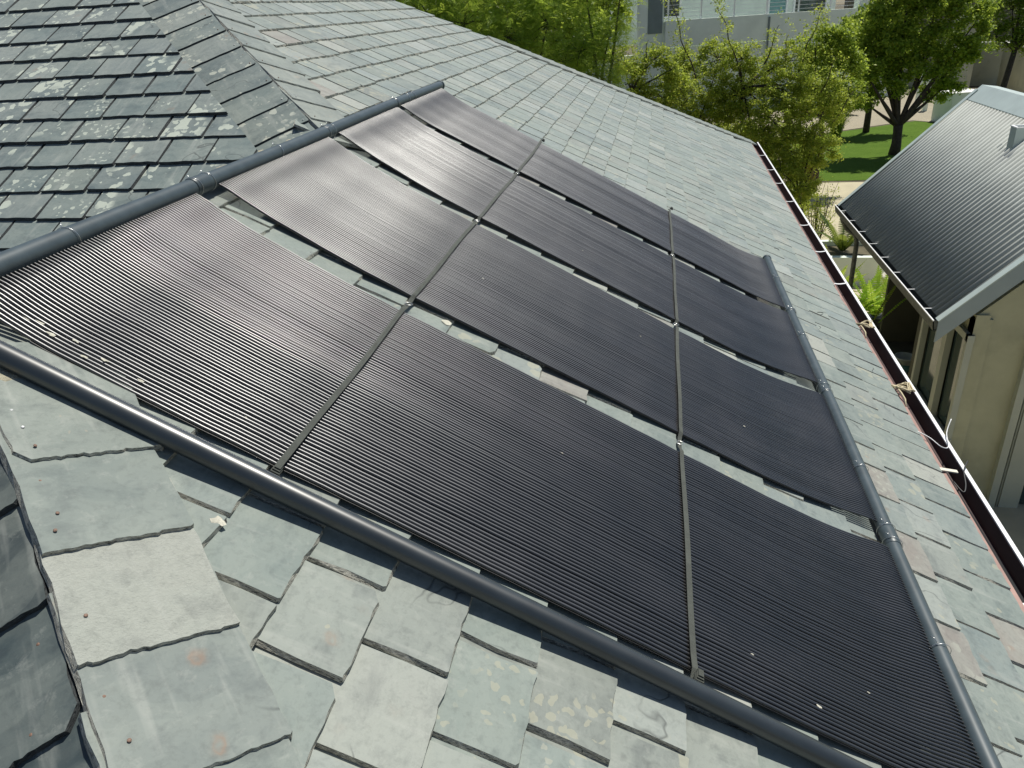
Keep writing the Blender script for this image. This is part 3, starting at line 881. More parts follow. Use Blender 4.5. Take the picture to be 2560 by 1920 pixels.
# straps
for st, lab in ((-.24, 'upper grey webbing strap crossing all four black mats'), (.654, 'lower grey webbing strap crossing the black mats near the bottom pipe')):
    root = empty('webbing_strap', A(st, 2.9, .02), lab, 'strap', 'webbing straps holding the mats down')
    kn = [m_ for pr in MATS for m_ in pr]
    def hs(y):
        best = 1.0
        for a, b in MATS:
            if a - .01 <= y <= b + .01:
                q = min(y - a, b - y)
                return .0178 + .002 * max(0, 1 - q / .03)
            best = min(best, abs(y - a), abs(y - b))
        return .0195 - min(best, .03) * .35
    yv = list(np.linspace(1.085, 4.79, 240))
    wv = .0066; V = []; F = []
    for i, y in enumerate(yv):
        off = .004 * math.sin(y * 2.1 + st) + .0015 * math.sin(y * 9)
        tw = .10 * math.sin(y * 5 + st)
        for dx, dh in ((-wv, -tw * wv), (wv, tw * wv), (wv, tw * wv + .0016), (-wv, -tw * wv + .0016)):
            V.append(A(st + off + dx, y, hs(y) + dh))
        if i:
            for j in range(4):
                F.append(((i - 1) * 4 + j, i * 4 + j, i * 4 + (j + 1) % 4, (i - 1) * 4 + (j + 1) % 4))
    link('webbing', mesh('webbing', V, F, M['strap']), root)
    for yy in [1.083] + [(MATS[i][1] + MATS[i + 1][0]) / 2 for i in range(3)]:
        tb = MB(); c = A(st + .004 * math.sin(yy * 2.1 + st), yy, hs(yy) + .004); Pp = []
        for t in range(17):
            a = t / 16 * 2 * math.pi; Pp.append(tuple(c + (YV * math.cos(a) * .011 + S3 * math.sin(a) * .013 + NA * .004 * math.sin(a))))
        tb.tube(Pp, .0013, 6, caps=False); tb.build('wire_ring', M['wire'], root, True)
    for yy in (1.093, 4.79):
        kb = MB()
        for q in range(3):
            c = A(st + .006, yy + .004 * q, .022 + .003 * q); kb.box(c, S3 * (.011 - .002 * q), YV * .010, NA * .004)
        kb.build('knotted_end', M['strap'], root)

# loose bits on the slates
for i, (s, y, a, l_) in enumerate(((1.60, 4.25, .5, .07), (1.55, 3.95, 1.2, .04), (1.48, 5.3, .2, .05), (1.80, 3.7, .9, .05))):
    curl('twig', [A(s, y, .006), A(s + .3 * l_ * math.cos(a), y + .3 * l_ * math.sin(a), .012), A(s + l_ * math.cos(a + .3), y + l_ * math.sin(a + .3), .006)], .0028 if i == 0 else .0016, M['pot'], ['thick dark twig lying on the slates right of the lower header pipe', 'small dark twig on slates just below the thick twig', 'thin dark twig on slates near the top of the lower header pipe', 'small twig on the slates beside the gutter'][i], 'twig')

# ------------------------------------------------------------------ neighbouring outbuilding
nb = empty('outbuilding', (4.6, 11.0, 0.0), 'narrow outbuilding with a steep grey corrugated roof and olive plaster walls', 'building')
y0, y1 = 8.38, 13.62; xe = 3.17; ze = 2.42; tp = .985; xr = 4.80      # eave, pitch, ridge
def RP(x, y, h=0.0):
    q = math.atan(tp); return Vector((x - h * math.sin(q), y, ze + (x - xe) * tp + h * math.cos(q)))
# corrugated sheet
pitch = .109; ny = int((y1 - y0) / pitch * 12); V = []; F = []
for i in range(ny + 1):
    y = y0 + (y1 - y0) * i / ny; cw = 1.9 * math.cos((y - y0) / pitch * 2 * math.pi); h = .025 * max(-1.0, min(1.0, cw))
    for x in (xe - .05, xr + .05): V.append(RP(x, y, h))
    for x in (xr + .05, xe - .05): V.append(RP(x, y, h - .004))
for i in range(ny):
    for j in range(4): F.append((i * 4 + j, (i + 1) * 4 + j, (i + 1) * 4 + (j + 1) % 4, i * 4 + (j + 1) % 4))
link('roof_sheet', mesh('roof_sheet', V, F, M['sheet'], True), nb)
b_ = MB(); q1 = RP(xr - .02, y0, .025); q2 = RP(xr + .16, y0, .028)
L_ = y1 - y0 + .04
for (xa, xb, hh) in ((xr - .03, xr + .17, .03),):
    a = RP(xa, y0 - .02, hh); b = RP(xb, y0 - .02, hh)
    yl = Vector((0, L_, 0)); dn = Vector((0, 0, -.012))
    c = b + Vector((.22, 0, -.03)); d = c + Vector((0, 0, -.25))
    for p, q in ((a, b), (b, c), (c, d)):
        b_.add([p, q, q + yl, p + yl, p + dn, q + dn, q + yl + dn, p + yl + dn], [(0, 1, 2, 3), (7, 6, 5, 4), (0, 4, 5, 1), (2, 6, 7, 3), (0, 3, 7, 4), (1, 5, 6, 2)])
b_.build('ridge_flashing', M['flash'], nb)
def barge(y, name, wd, th):
    b_ = MB()
    a = RP(xe - .07, y, .035); b = RP(xr + .1, y, .035)
    d = (b - a) / 2; up = Vector((0, 0, wd / 2))
    b_.box((a + b) / 2 - up, d, (0, th, 0), up)
    br = b_.build(name, M['barge'], nb)
    c_ = MB(); c_.box((a + b) / 2 + Vector((0, .035 if y < 10 else -.035, .006)), d, (0, .05, 0), Vector((-.7, 0, .7)) * .006)
    c_.build('capping', M['flash'], br)
barge(y0 - .02, 'barge_board', .24, .012)
barge(y1 + .02, 'barge_board', .12, .012)
# gutter
g_ = MB(); V = []; F = []
pr = [(.05, .02), (.045, -.10), (-.09, -.10), (-.105, .0), (-.118, .0), (-.10, -.112), (.055, -.112)]
for yy in (y0 - .02, y1):
    for dx, dz in pr: V.append((xe + dx - .03, yy, ze - .035 + dz))
for j in range(6): F.append((j, j + 1, 7 + j + 1, 7 + j))
F.append((0, 1, 2, 3)); F.append((7, 8, 9, 10))
g_.add(V, F)
ng = g_.build('gutter', M['ngut'], nb)
g_ = MB(); g_.box((xe - .142, (y0 + y1) / 2 - .01, ze - .034), (.007, 0, 0), (0, (y1 - y0) / 2 + .01, 0), (0, 0, .006)); g_.build('gutter_lip', M['white'], ng)
for yy in np.linspace(8.72, 13.2, 8):
    g_ = MB(); g_.box((xe - .07, yy, ze - .026), (.068, .004, 0), (-.0, .007, 0), (0, 0, .0025)); g_.build('gutter_bracket', M['white'], ng)
# walls
xw = 3.45
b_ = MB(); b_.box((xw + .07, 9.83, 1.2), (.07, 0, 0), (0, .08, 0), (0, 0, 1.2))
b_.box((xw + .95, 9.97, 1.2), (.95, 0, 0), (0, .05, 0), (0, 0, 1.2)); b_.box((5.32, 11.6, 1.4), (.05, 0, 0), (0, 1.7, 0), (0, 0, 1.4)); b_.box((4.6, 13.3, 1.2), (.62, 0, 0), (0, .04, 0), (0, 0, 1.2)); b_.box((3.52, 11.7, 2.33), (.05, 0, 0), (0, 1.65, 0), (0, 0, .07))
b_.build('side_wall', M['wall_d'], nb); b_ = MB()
b_.box((xw + .07, 9.06, .42), (.07, 0, 0), (0, .69, 0), (0, 0, .42))
b_.box((xw + .07, 9.06, 2.32), (.07, 0, 0), (0, .69, 0), (0, 0, .12))
b_.box((xw + .09, 8.385, 1.2), (.09, 0, 0), (0, .015, 0), (0, 0, 1.2))
b_.box((xw + .07, 8.38, 1.2), (.07, 0, 0), (0, .012, 0), (0, 0, 1.25))
# gable wall with slope top
ga = [(xw, 0), (4.0, 0), (4.0, 2.3), (4.0, 2.45 + .55 * tp), (xw, 2.45)]
def prism(mbx, pts, ya, yb):
    n_ = len(pts); mbx.add([(x, ya, z) for x, z in pts] + [(x, yb, z) for x, z in pts],
        [tuple(range(n_)), tuple(range(2 * n_ - 1, n_ - 1, -1))] + [(i, (i + 1) % n_, n_ + (i + 1) % n_, n_ + i) for i in range(n_)])
prism(b_, [(xw, 0), (4.02, 0), (4.02, 2.98), (xw, 2.42)], 8.40, 8.52)
prism(b_, [(4.02, 2.25), (6.4, 2.25), (6.4, 3.4), (4.9, 3.9), (4.02, 2.98)], 8.40, 8.52)
prism(b_, [(4.9, 0), (6.4, 0), (6.4, 2.25), (4.9, 2.25)], 8.40, 8.52)
prism(b_, [(5.0, 0), (6.4, 0), (6.4, 2.4), (5.0, 2.4)], 13.3, 13.42); prism(b_, [(xw, 2.4), (6.4, 2.4), (6.4, 3.2), (4.9, 3.8), (xw, 2.45)], 13.3, 13.42)
b_.box((6.4, 10.9, 1.6), (.07, 0, 0), (0, 2.4, 0), (0, 0, 1.6))
b_.build('wall', M['wall'], nb)
b_ = MB(); b_.box((4.6, 9.2, 1.2), (.9, 0, 0), (0, .01, 0), (0, 0, 1.1)); b_.box((5.2, 9.2, 1.2), (.01, 0, 0), (0, .6, 0), (0, 0, 1.1)); b_.build('interior', M['dark'], nb)
b_ = MB(); b_.box((4.55, 11.8, .02), (.95, 0, 0), (0, 1.75, 0), (0, 0, .02)); b_.build('veranda_floor', plain('shaded_paving', (.07, .065, .05), .8, nscale=5, namt=.25), nb)  # floor colour darkened to carry the shade under the veranda roof
# tall window in the side wall: frame with two lights
wf = MB()
for yy, hw in ((9.74, .035), (8.97, .06), (8.32 + .06, .03)):
    wf.box((xw - .012, yy, 1.52), (.035, 0, 0), (0, hw, 0), (0, 0, .70))
wf.box((xw - .012, 9.06, .87), (.035, 0, 0), (0, .72, 0), (0, 0, .05))
wf.box((xw - .012, 9.06, 2.18), (.035, 0, 0), (0, .72, 0), (0, 0, .04))
win = wf.build('window', M['frame'], nb)
for ya, yb in ((8.44, 8.91), (9.03, 9.70)):
    p_ = MB(); p_.box((xw + .045, (ya + yb) / 2, 1.53), (.004, 0, 0), (0, (yb - ya) / 2, 0), (0, 0, .62)); p_.build('pane', M['glass'], win)
p_ = MB(); p_.box((xw - .06, 9.03, .80), (.085, 0, 0), (0, .78, 0), (0, 0, .02)); p_.build('window_sill', plain('sill_stone', (.26, .22, .16), .8, nscale=9, namt=.15), nb)
# glazed door frame in the gable wall
df = MB(); df.box((4.06, 8.37, 1.12), (.04, 0, 0), (0, .05, 0), (0, 0, 1.12)); df.box((4.115, 8.42, 1.12), (.015, 0, 0), (0, .03, 0), (0, 0, 1.12))
df.box((4.145, 8.40, 1.12), (.007, 0, 0), (0, .03, 0), (0, 0, 1.12))
df.box((4.26, 8.39, 1.12), (.105, 0, 0), (0, .04, 0), (0, 0, 1.12)); df.box((4.86, 8.38, 1.12), (.04, 0, 0), (0, .05, 0), (0, 0, 1.12)); df.box((4.45, 8.38, 2.2), (.42, 0, 0), (0, .05, 0), (0, 0, .05))
dfo = df.build('door_frame', M['frame'], nb)
p_ = MB(); p_.box((4.60, 8.43, 1.1), (.23, 0, 0), (0, .006, 0), (0, 0, 1.08)); p_.build('pane', M['glass'], dfo)
# open chimney box on the roof
ch = MB(); hx0, hx1, hy0, hy1, hz0, hz1 = 4.46, 4.80, 10.90, 11.08, 3.60, 3.98
for xa, xb, ya, yb in ((hx0, hx0 + .02, hy0, hy1), (hx1 - .02, hx1, hy0, hy1), (hx0 + .02, hx1 - .02, hy0, hy0 + .02), (hx0 + .02, hx1 - .02, hy1 - .02, hy1)):
    ch.box(((xa + xb) / 2, (ya + yb) / 2, (hz0 + hz1) / 2), ((xb - xa) / 2, 0, 0), (0, (yb - ya) / 2, 0), (0, 0, (hz1 - hz0) / 2))
cho = ch.build('roof_vent', M['flash'], nb)
cc_ = MB()
for xa, xb, ya, yb in ((hx0 - .006, hx0 + .024, hy0 - .006, hy1 + .006), (hx1 - .024, hx1 + .006, hy0 - .006, hy1 + .006), (hx0 + .024, hx1 - .024, hy0 - .006, hy0 + .024), (hx0 + .024, hx1 - .024, hy1 - .024, hy1 + .006)):
    cc_.box(((xa + xb) / 2, (ya + yb) / 2, hz1 + .006), ((xb - xa) / 2, 0, 0), (0, (yb - ya) / 2, 0), (0, 0, .006))
cc_.build('rim', M['white'], cho)
ci = MB(); ci.box(((hx0 + hx1) / 2, (hy0 + hy1) / 2, hz1 - .12), (.14, 0, 0), (0, .06, 0), (0, 0, .01)); ci.build('vent_floor', M['dark'], cho)
# bent downpipe at the far gutter corner
tag(MB() and (lambda t: (t.tube([(3.10, 13.35, 2.34), (3.12, 13.37, 2.2), (3.2, 13.38, 2.05), (3.36, 13.38, 1.93), (3.40, 13.38, 1.8), (3.40, 13.38, 0.0)], .04, 10), t.build('downpipe', M['ngut'], nb, True))[1])(MB()))

# ------------------------------------------------------------------ foliage builders
def leaves_mesh(name, C0, size, mat, parent, up=.35, aspect=.5, seed=0, bend=True):
    r = np.random.default_rng(seed); n = len(C0)
    d = r.normal(size=(n, 3)); d[:, 2] *= .7; d /= np.linalg.norm(d, axis=1)[:, None]
    nn = r.normal(size=(n, 3)); nn[:, 2] = np.abs(nn[:, 2]) * .8 + up * 2.4; nn[:, 1] -= .55
    nn -= d * (nn * d).sum(1)[:, None]; nn /= np.linalg.norm(nn, axis=1)[:, None] + 1e-9
    sd = np.cross(d, nn)
    L = size * r.uniform(.6, 1.3, n)[:, None]; W = L * aspect
    a = C0 - d * L * .5; b = C0 + sd * W * .5 + nn * L * .08; c = C0 + d * L * .5 - nn * L * .06; e = C0 - sd * W * .5 + nn * L * .08
    V = np.stack([a, b, c, e], 1).reshape(-1, 3)
    me = bpy.data.meshes.new(name); me.vertices.add(4 * n); me.vertices.foreach_set('co', V.ravel())
    me.loops.add(4 * n); me.loops.foreach_set('vertex_index', np.arange(4 * n, dtype=np.int32))
    me.polygons.add(n); me.polygons.foreach_set('loop_start', np.arange(0, 4 * n, 4, dtype=np.int32)); me.polygons.foreach_set('loop_total', np.full(n, 4, dtype=np.int32))
    me.materials.append(mat); me.update(calc_edges=True)
    return link(name, me, parent)
scene.cycles.diffuse_bounces = 6; scene.cycles.transmission_bounces = 12; scene.cycles.max_bounces = 14
def clumps(blobs, dens, crad, per, seed, flat=.8):
    """clump centres near blob surfaces, leaves around each clump"""
    r = np.random.default_rng(seed); cc = []
    for (x, y, z, R_) in blobs:
        k = max(6, int(dens * R_ ** 2))
        d = r.normal(size=(k, 3)); d /= np.linalg.norm(d, axis=1)[:, None]
        rad = R_ * r.uniform(.35, 1.08, k) ** .7
        cc.append(np.array([x, y, z]) + d * rad[:, None] * np.array([1, .55, flat]))
    cc = np.concatenate(cc); pts = []
    for c in cc:
        k = int(per * r.uniform(.5, 1.4)); rr = crad * r.uniform(.6, 1.3)
        q = r.normal(size=(k, 3)) * rr * .5 * np.array([1, 1, .7]); pts.append(c + q)
    return cc, np.concatenate(pts)
def limbs(mb_, base, targets, r0, seed, sag=.1, taper=.5):
    rr = random.Random(seed)
    for t in targets:
        t = Vector(t); b = Vector(base); k = 7; P = []
        mid = b.lerp(t, .5) + Vector((rr.uniform(-.2, .2), rr.uniform(-.2, .2), rr.uniform(-.1, .25))) * (t - b).length * .5
        for i in range(k + 1):
            u = i / k; P.append(tuple(b.lerp(mid, u).lerp(mid.lerp(t, u), u)))
        mb_.tube(P, [r0 * (1 - (1 - taper * .25) * i / k) + .003 for i in range(k + 1)], 6)
def make_tree(name, loc, label, cat, blobs, trunk, fork, r0, leafmat, size, dens, crad, per, seed, group=None, bark='bark', twigs=50, aspect=.5, trunk_r=None, limb_r=None):
    root = empty(name, loc, label, cat, group)
    tb = MB(); tb.tube([tuple(p) for p in trunk], trunk_r or [r0 * (1 - .35 * i / (len(trunk) - 1)) for i in range(len(trunk))], 10)
    cc, pts = clumps(blobs, dens, crad, per, seed)
    limbs(tb, fork, [(b[0], b[1], b[2]) for b in blobs], limb_r or r0 * .45, seed)
    rr = np.random.default_rng(seed + 1); idx = rr.choice(len(cc), min(twigs, len(cc)), False)
    bc = np.array([(b[0], b[1], b[2]) for b in blobs])
    for i in idx:
        j = np.argmin(np.linalg.norm(bc - cc[i], axis=1)); limbs(tb, bc[j], [cc[i]], .012, int(i), taper=.3)
    tb.build('trunk', M[bark], root, True)
    leaves_mesh('crown', pts, size, M[leafmat], root, seed=seed, aspect=aspect)
    return root

# dense hedges behind the loose shrubs
for i, (x0_, x1_, lab) in enumerate(((-1.4, 1.6, 'dense green hedge behind the left shrubs, below the pale wall'), (1.7, 4.3, 'dense green hedge behind the middle shrub and beside the paving'))):
    bl = [(x, 22.6 + .2 * math.sin(x * 3), z, .62) for x in np.arange(x0_, x1_, .55) for z in (.6, 1.4, 2.1)]
    root = empty('hedge', ((x0_ + x1_) / 2, 22.6, 0), lab, 'hedge')
    leaves_mesh('foliage', clumps(bl, 70, .16, 42, 700 + i)[1], .075, M['leaf_shrub'], root, seed=700 + i, aspect=.5)
# feathery acacias behind the far hip
def frond_mesh(name, cc, per, flen, mat, parent, seed):
    r = np.random.default_rng(seed); pts = []; dirs = []
    Cn = []; D = []; Nn = []
    for c in cc:
        for _ in range(per):
            d = r.normal(size=3); d[2] = d[2] * .35 + .05; d /= np.linalg.norm(d)
            up = np.array([0, 0, 1.]); side = np.cross(d, up) + r.normal(size=3) * .8; side -= d * (side @ d); side /= np.linalg.norm(side) + 1e-9
            st = c + r.normal(size=3) * .10; L = flen * r.uniform(.6, 1.2)
            k = 9
            for i in range(k):
                u = (i + 1) / k; p = st + d * L * u - up * L * .35 * u * u
                w = .042 * math.sin(min(1, u * 1.1) * math.pi * .85 + .25) + .006
                for sg in (-1, 1):
                    Cn.append(p + side * sg * w * .55); D.append(side * sg * w * .5); Nn.append(d * .0075)
    Cn = np.array(Cn); D = np.array(D); Nn = np.array(Nn); n = len(Cn)
    V = np.stack([Cn - D, Cn + Nn - .0 * D, Cn + D, Cn - Nn], 1).reshape(-1, 3)
    V += r.normal(size=(n, 1, 3)).repeat(4, 1).reshape(-1, 3) * .003
    me = bpy.data.meshes.new(name); me.vertices.add(4 * n); me.vertices.foreach_set('co', V.ravel())
    me.loops.add(4 * n); me.loops.foreach_set('vertex_index', np.arange(4 * n, dtype=np.int32))
    me.polygons.add(n); me.polygons.foreach_set('loop_start', np.arange(0, 4 * n, 4, dtype=np.int32)); me.polygons.foreach_set('loop_total', np.full(n, 4, dtype=np.int32))
    me.materials.append(mat); me.update(calc_edges=True)
    return link(name, me, parent)
AC = [((-5.62, 17, 5.97, .7), (-4.8, 17.4, 5.6, .8), (-3.96, 17, 5.43, .75), (-4.2, 17.4, 6.4, .8), (-4.5, 16.6, 4.9, .6), (-5.3, 17.5, 6.8, .7)),
      ((-3.05, 16.8, 5.16, .72), (-2.21, 17, 5.34, .75), (-2.74, 17.3, 6.17, .8), (-2.9, 16.6, 4.5, .6), (-1.9, 17.2, 4.6, .5), (-3.5, 16.9, 4.7, .5)),
      ((-1.57, 17, 4.79, .55), (-.95, 17.2, 5.15, .55), (-1.5, 17.3, 6.02, .7), (-.75, 17.3, 6.0, .45), (-1.1, 16.8, 4.3, .45))]
for i, bl in enumerate(AC):
    lab = ['feathery acacia at the left, reaching the top of the view behind the slate hip', 'middle feathery acacia with bright fern-like sprays hanging over the slate hip', 'feathery acacia closest to the grey column of the pale house'][i]
    bx = sum(b[0] for b in bl) / len(bl)
    root = empty('acacia_tree', (bx, 17.6, 0), lab, 'tree', 'feathery acacias behind the far hip of the roof')
    cc, pts = clumps(bl, 72, .2, 1, 40 + i)
    tb = MB(); tb.tube([(bx, 17.6, 0), (bx + .1, 17.7, 1.5), (bx, 17.4, 3.2)], [.13, .11, .08], 8); limbs(tb, (bx, 17.4, 3.2), [b[:3] for b in bl], .05, i)
    for j in range(0, len(cc), 4):
        bc = min(bl, key=lambda b: (b[0] - cc[j][0]) ** 2 + (b[2] - cc[j][2]) ** 2); limbs(tb, bc[:3], [tuple(cc[j])], .011, j, taper=.3)
    tb.build('trunk', M['bark'], root, True)
    frond_mesh('crown', cc, 22, .26, M['leaf_acacia'], root, 60 + i)
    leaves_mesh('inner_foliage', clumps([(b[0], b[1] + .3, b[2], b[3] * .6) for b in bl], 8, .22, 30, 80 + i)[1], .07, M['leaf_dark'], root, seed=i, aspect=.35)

# loose shrubs of small yellow green leaves
SHR = [('small-leaved shrub in front of the dark grey column, partly over the slate hip', [(-.53, 18, 4.12, .5), (.08, 18, 3.77, .5), (-.71, 18.2, 4.45, .36), (-.1, 18, 3.2, .6), (.3, 18, 4.3, .25), (.0, 18.1, 4.55, .3), (.5, 18.2, 3.9, .4)], (-.2, 18.2)),
       ('tallest wispy shrub with long upright whips against the pale wall band', [(.73, 20, 3.75, .72), (1.43, 20, 4.3, .5), (1.16, 20, 2.96, .85), (.52, 20, 4.25, .36), (1.6, 19.8, 3.4, .6), (1.3, 20, 2.2, .8)], (1.1, 20.2)),
       ('bushy yellow-green shrub in the middle, crown reaching the pale wall', [(1.96, 19.6, 3.5, .72), (2.37, 19.8, 4.0, .5), (2.61, 19, 3.05, .75), (2.3, 19.3, 2.4, .7), (2.79, 19.2, 3.7, .5), (1.9, 19.6, 4.35, .42), (2.9, 19.5, 4.25, .38), (3.2, 19.4, 3.7, .45)], (2.3, 19.6)),
       ('right-hand loose shrub leaning over the paved path, with a slanting bare stem', [(3.38, 19, 3.1, .6), (3.23, 19, 2.3, .62), (3.75, 19, 2.4, .5), (3.81, 19, 3.6, .36), (2.9, 18.8, 1.9, .55), (3.35, 18.8, 1.55, .4), (3.0, 18.8, 1.3, .35)], (3.9, 20.6))]
for i, (lab, bl, (bx, by)) in enumerate(SHR):
    root = empty('garden_shrub', (bx, by, 0), lab, 'shrub', 'loose small-leaved shrubs behind the gutter')
    cc, pts = clumps(bl, 200, .13, 66, 100 + i, .95)
    tb = MB(); top_ = (bl[0][0], bl[0][1], bl[-1][2])
    tb.tube([(bx, by, 0), (bx * .5 + top_[0] * .5, by - .2, 1.0), top_], [.05, .045, .035], 8)
    limbs(tb, top_, [b[:3] for b in bl], .028, 7 + i)
    for j in range(0, len(cc), 8):
        bc = min(bl, key=lambda b: (b[0] - cc[j][0]) ** 2 + (b[1] - cc[j][1]) ** 2 + (b[2] - cc[j][2]) ** 2); limbs(tb, bc[:3], [tuple(cc[j])], .008, j, taper=.3)
    rr = random.Random(i)
    extra = []
    whips = {0: [((-.3, 18, 4.2), (-.2, 18, 4.9))], 1: [((.9, 19.5, 3.93), (.5, 19.5, 4.9), (.24, 19.5, 5.75)), ((1.88, 19.5, 3.97), (1.55, 19.5, 4.9), (1.30, 19.5, 5.45)), ((.5, 19.8, 3.9), (.7, 19.8, 4.8))],
             2: [((3.12, 19.5, 3.92), (3.35, 19.5, 4.7), (3.54, 19.5, 5.29)), ((2.4, 19.5, 4.2), (2.65, 19.5, 5.0)), ((2.8, 19.4, 4.0), (2.85, 19.4, 4.8))], 3: [((3.6, 19, 3.6), (3.85, 19, 4.3)), ((3.9, 19, 2.9), (4.3, 19, 3.6))]}[i]
    for wp in whips:
        P = []
        for a, b in zip(wp[:-1], wp[1:]):
            for t in np.linspace(0, 1, 8, endpoint=False): P.append(tuple(np.array(a) * (1 - t) + np.array(b) * t + np.array([.03 * math.sin(t * 5), 0, 0])))
        P.append(wp[-1]); tb.tube(P, [.02 - .014 * k / (len(P) - 1) for k in range(len(P))], 6)
        for p in P[2:]:
            for _ in range(3):
                if rr.random() < .75:
                    q = np.array(p) + np.array([rr.gauss(0, .13), rr.gauss(0, .1), rr.gauss(0, .09)]); extra.append(q + np.random.default_rng(len(extra)).normal(size=(16, 3)) * .05)
    tb.build('stems', M['bark'], root, True)
    if extra: pts = np.concatenate([pts] + extra)
    leaves_mesh('crown', pts, .058, M['leaf_shrub'], root, seed=i, aspect=.5)
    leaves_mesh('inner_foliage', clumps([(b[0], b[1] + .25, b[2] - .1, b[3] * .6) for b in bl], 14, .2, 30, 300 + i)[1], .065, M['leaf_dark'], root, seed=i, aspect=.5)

make_tree('rounded_tree', (4.9, 25.2, 0), 'rounded dense green tree left of the big garden tree, before the pale wall', 'tree',
          [(4.47, 25, 4.15, .7), (5.05, 25, 4.3, .6), (5.4, 25, 3.6, .55), (4.79, 25, 3.28, .7), (5.1, 25.2, 2.6, .7), (4.4, 25.1, 2.6, .6), (5.6, 25.3, 2.9, .5)],
          [(4.9, 25.2, 0), (4.95, 25.2, 1.2), (4.9, 25.1, 2.2)], (4.9, 25.1, 2.2), .10, 'leaf_tree', .085, 75, .2, 95, 201, aspect=.6)
def sc3(t, k=1.14): return (round(t[0] * k, 3), round(t[1] * k, 3), round(GZ + (t[2] - GZ) * k, 3)) + tuple(round(q * k, 3) for q in t[3:])
make_tree('garden_tree', (8.72, 31.0, 0), 'large dark-trunked garden tree on the lawn with a forked trunk and dense crown', 'tree',
          [sc3(b) for b in [(6.99, 27.2, 4.7, .85), (8.09, 27.0, 4.8, .95), (6.83, 27.2, 3.5, .65), (8.95, 27.2, 3.75, .7), (8.23, 27.0, 3.45, .7), (9.47, 27.2, 3.8, .5), (7.35, 27.2, 6.0, 1.1), (6.7, 27.2, 2.75, .42), (8.95, 27.2, 2.85, .45), (7.35, 27.0, 3.9, .85), (8.5, 27.2, 5.5, .8), (9.4, 27.2, 4.6, .55), (6.45, 27.3, 4.1, .5), (6.3, 26.6, 3.3, .45), (7.3, 26.9, 2.85, .45), (8.5, 27.3, 2.5, .4), (6.5, 27, 2.35, .3)]],
          [(8.72, 31.0, 0), (8.74, 31.0, .4), (8.72, 31.0, .8), (8.70, 31.0, 1.05)], (8.70, 31.0, 1.0), .19, 'leaf_tree', .115, 62, .24, 80, 211, twigs=30, aspect=.65, trunk_r=[.21, .17, .155, .165], limb_r=.085)
make_tree('rear_garden_tree', (8.9, 36.2, 0), 'second leafy tree standing just behind the big garden tree', 'tree',
          [(7.6, 35.8, 3.5, 1.2), (8.9, 36.0, 4.2, 1.2), (6.7, 35.6, 2.9, .8), (9.8, 36.2, 3.4, .9)], [(8.9, 36.2, 0), (8.9, 36.2, 1.2), (8.8, 36.1, 2.3)], (8.8, 36.1, 2.3), .14, 'leaf_tree', .13, 60, .26, 85, 231, twigs=20, aspect=.65)
make_tree('yard_tree', (13.9, 36.2, 0), 'lighter lime-green tree at the top right corner beside the garden wall', 'tree',
          [(13.6, 36, 4.5, .9), (14.4, 36, 3.5, .8), (13.2, 36, 3.6, .6), (14.9, 36, 4.6, .9), (13.8, 36, 5.5, .8)],
          [(13.9, 36.2, 0), (13.9, 36.1, 1.5), (14, 36, 3)], (14, 36, 3), .15, 'leaf_lime', .12, 45, .28, 70, 221, aspect=.6)
# background belt of trees so that the view closes behind the garden
BT = [(-11, 26, 6.2, 2.4), (-7.4, 27, 6.4, 2.3), (-3.8, 25, 5.6, 1.9), (-2.9, 30, 6.2, 1.4)]
for i, (x, y, z, r_) in enumerate(BT):
    make_tree('background_tree', (x, y, 0), ['dark broad tree far left beyond the acacias', 'dark tree behind the left acacia', 'dark tree behind the middle acacia', 'dark tree behind the right acacia near the pale house'][i], 'tree',
              [(x, y, z, r_), (x - r_ * .6, y, z - r_ * .6, r_ * .7), (x + r_ * .6, y + .3, z - r_ * .5, r_ * .7), (x, y, z - r_ * 1.3, r_ * .7)], [(x, y, 0), (x, y, 2), (x, y, z - r_)], (x, y, z - r_), .18, 'leaf_tree', .15, 34, .45, 90, 400 + i, 'dark trees behind the acacias', twigs=15, aspect=.6)

# ------------------------------------------------------------------ pale terrace house behind the shrubs
th = math.radians(22); fd = Vector((math.cos(th), math.sin(th), 0)); fn = Vector((-fd.y, fd.x, 0)); F0 = Vector((.2, 25, 0))
KB = 1.72
def FP(a, z, off=0.0): return Vector((0, 0, GZ)) + (F0 + fd * a + fn * off + Vector((0, 0, z - GZ))) * KB
ph_ = empty('terrace_house', FP(3, 0, 3), 'pale grey-green two-storey house with a railed terrace behind the shrubs', 'house')
def fbox(mb_, a0, a1, z0, z1, o0, o1):
    z0 = max(z0, GZ - GZ / KB - .03)
    mb_.box(FP((a0 + a1) / 2, (z0 + z1) / 2, (o0 + o1) / 2), fd * ((a1 - a0) / 2 * KB), fn * ((o1 - o0) / 2 * KB), (0, 0, (z1 - z0) / 2 * KB))
b_ = MB(); fbox(b_, .012, 6.42, 4.36, 5.07, 0, .18); fbox(b_, .012, 6.42, 0, 4.33, .03, .2); fbox(b_, 6.42, 6.6, 0, 5.5, 0, .5); fbox(b_, 0, 6.4, 4.3, 4.40, .2, 1.7)
b_.build('terrace_wall', M['plaster'], ph_)
b_ = MB(); fbox(b_, -.80, -.57, 0, 8.5, -.05, .2); fbox(b_, -.56, .0, 0, 8.5, .12, .3)
b_.build('column', M['plaster'], ph_)
b_ = MB(); fbox(b_, -.50, -.06, 4.75, 8.4, .09, .118); b_.build('column_panel', M['plaster_d'], ph_)
b_ = MB(); fbox(b_, -4.5, 6.6, 4.4, 8.5, 1.75, 1.95); b_.build('rear_wall', M['plaster'], ph_)
b_ = MB(); fbox(b_, -4.6, -.82, 0, 4.2, .2, .4); b_.build('lower_wall', M['plaster'], ph_)
rl = empty('railing_holder', FP(3, 5.07, .1), None, None); bpy.data.objects.remove(rl)
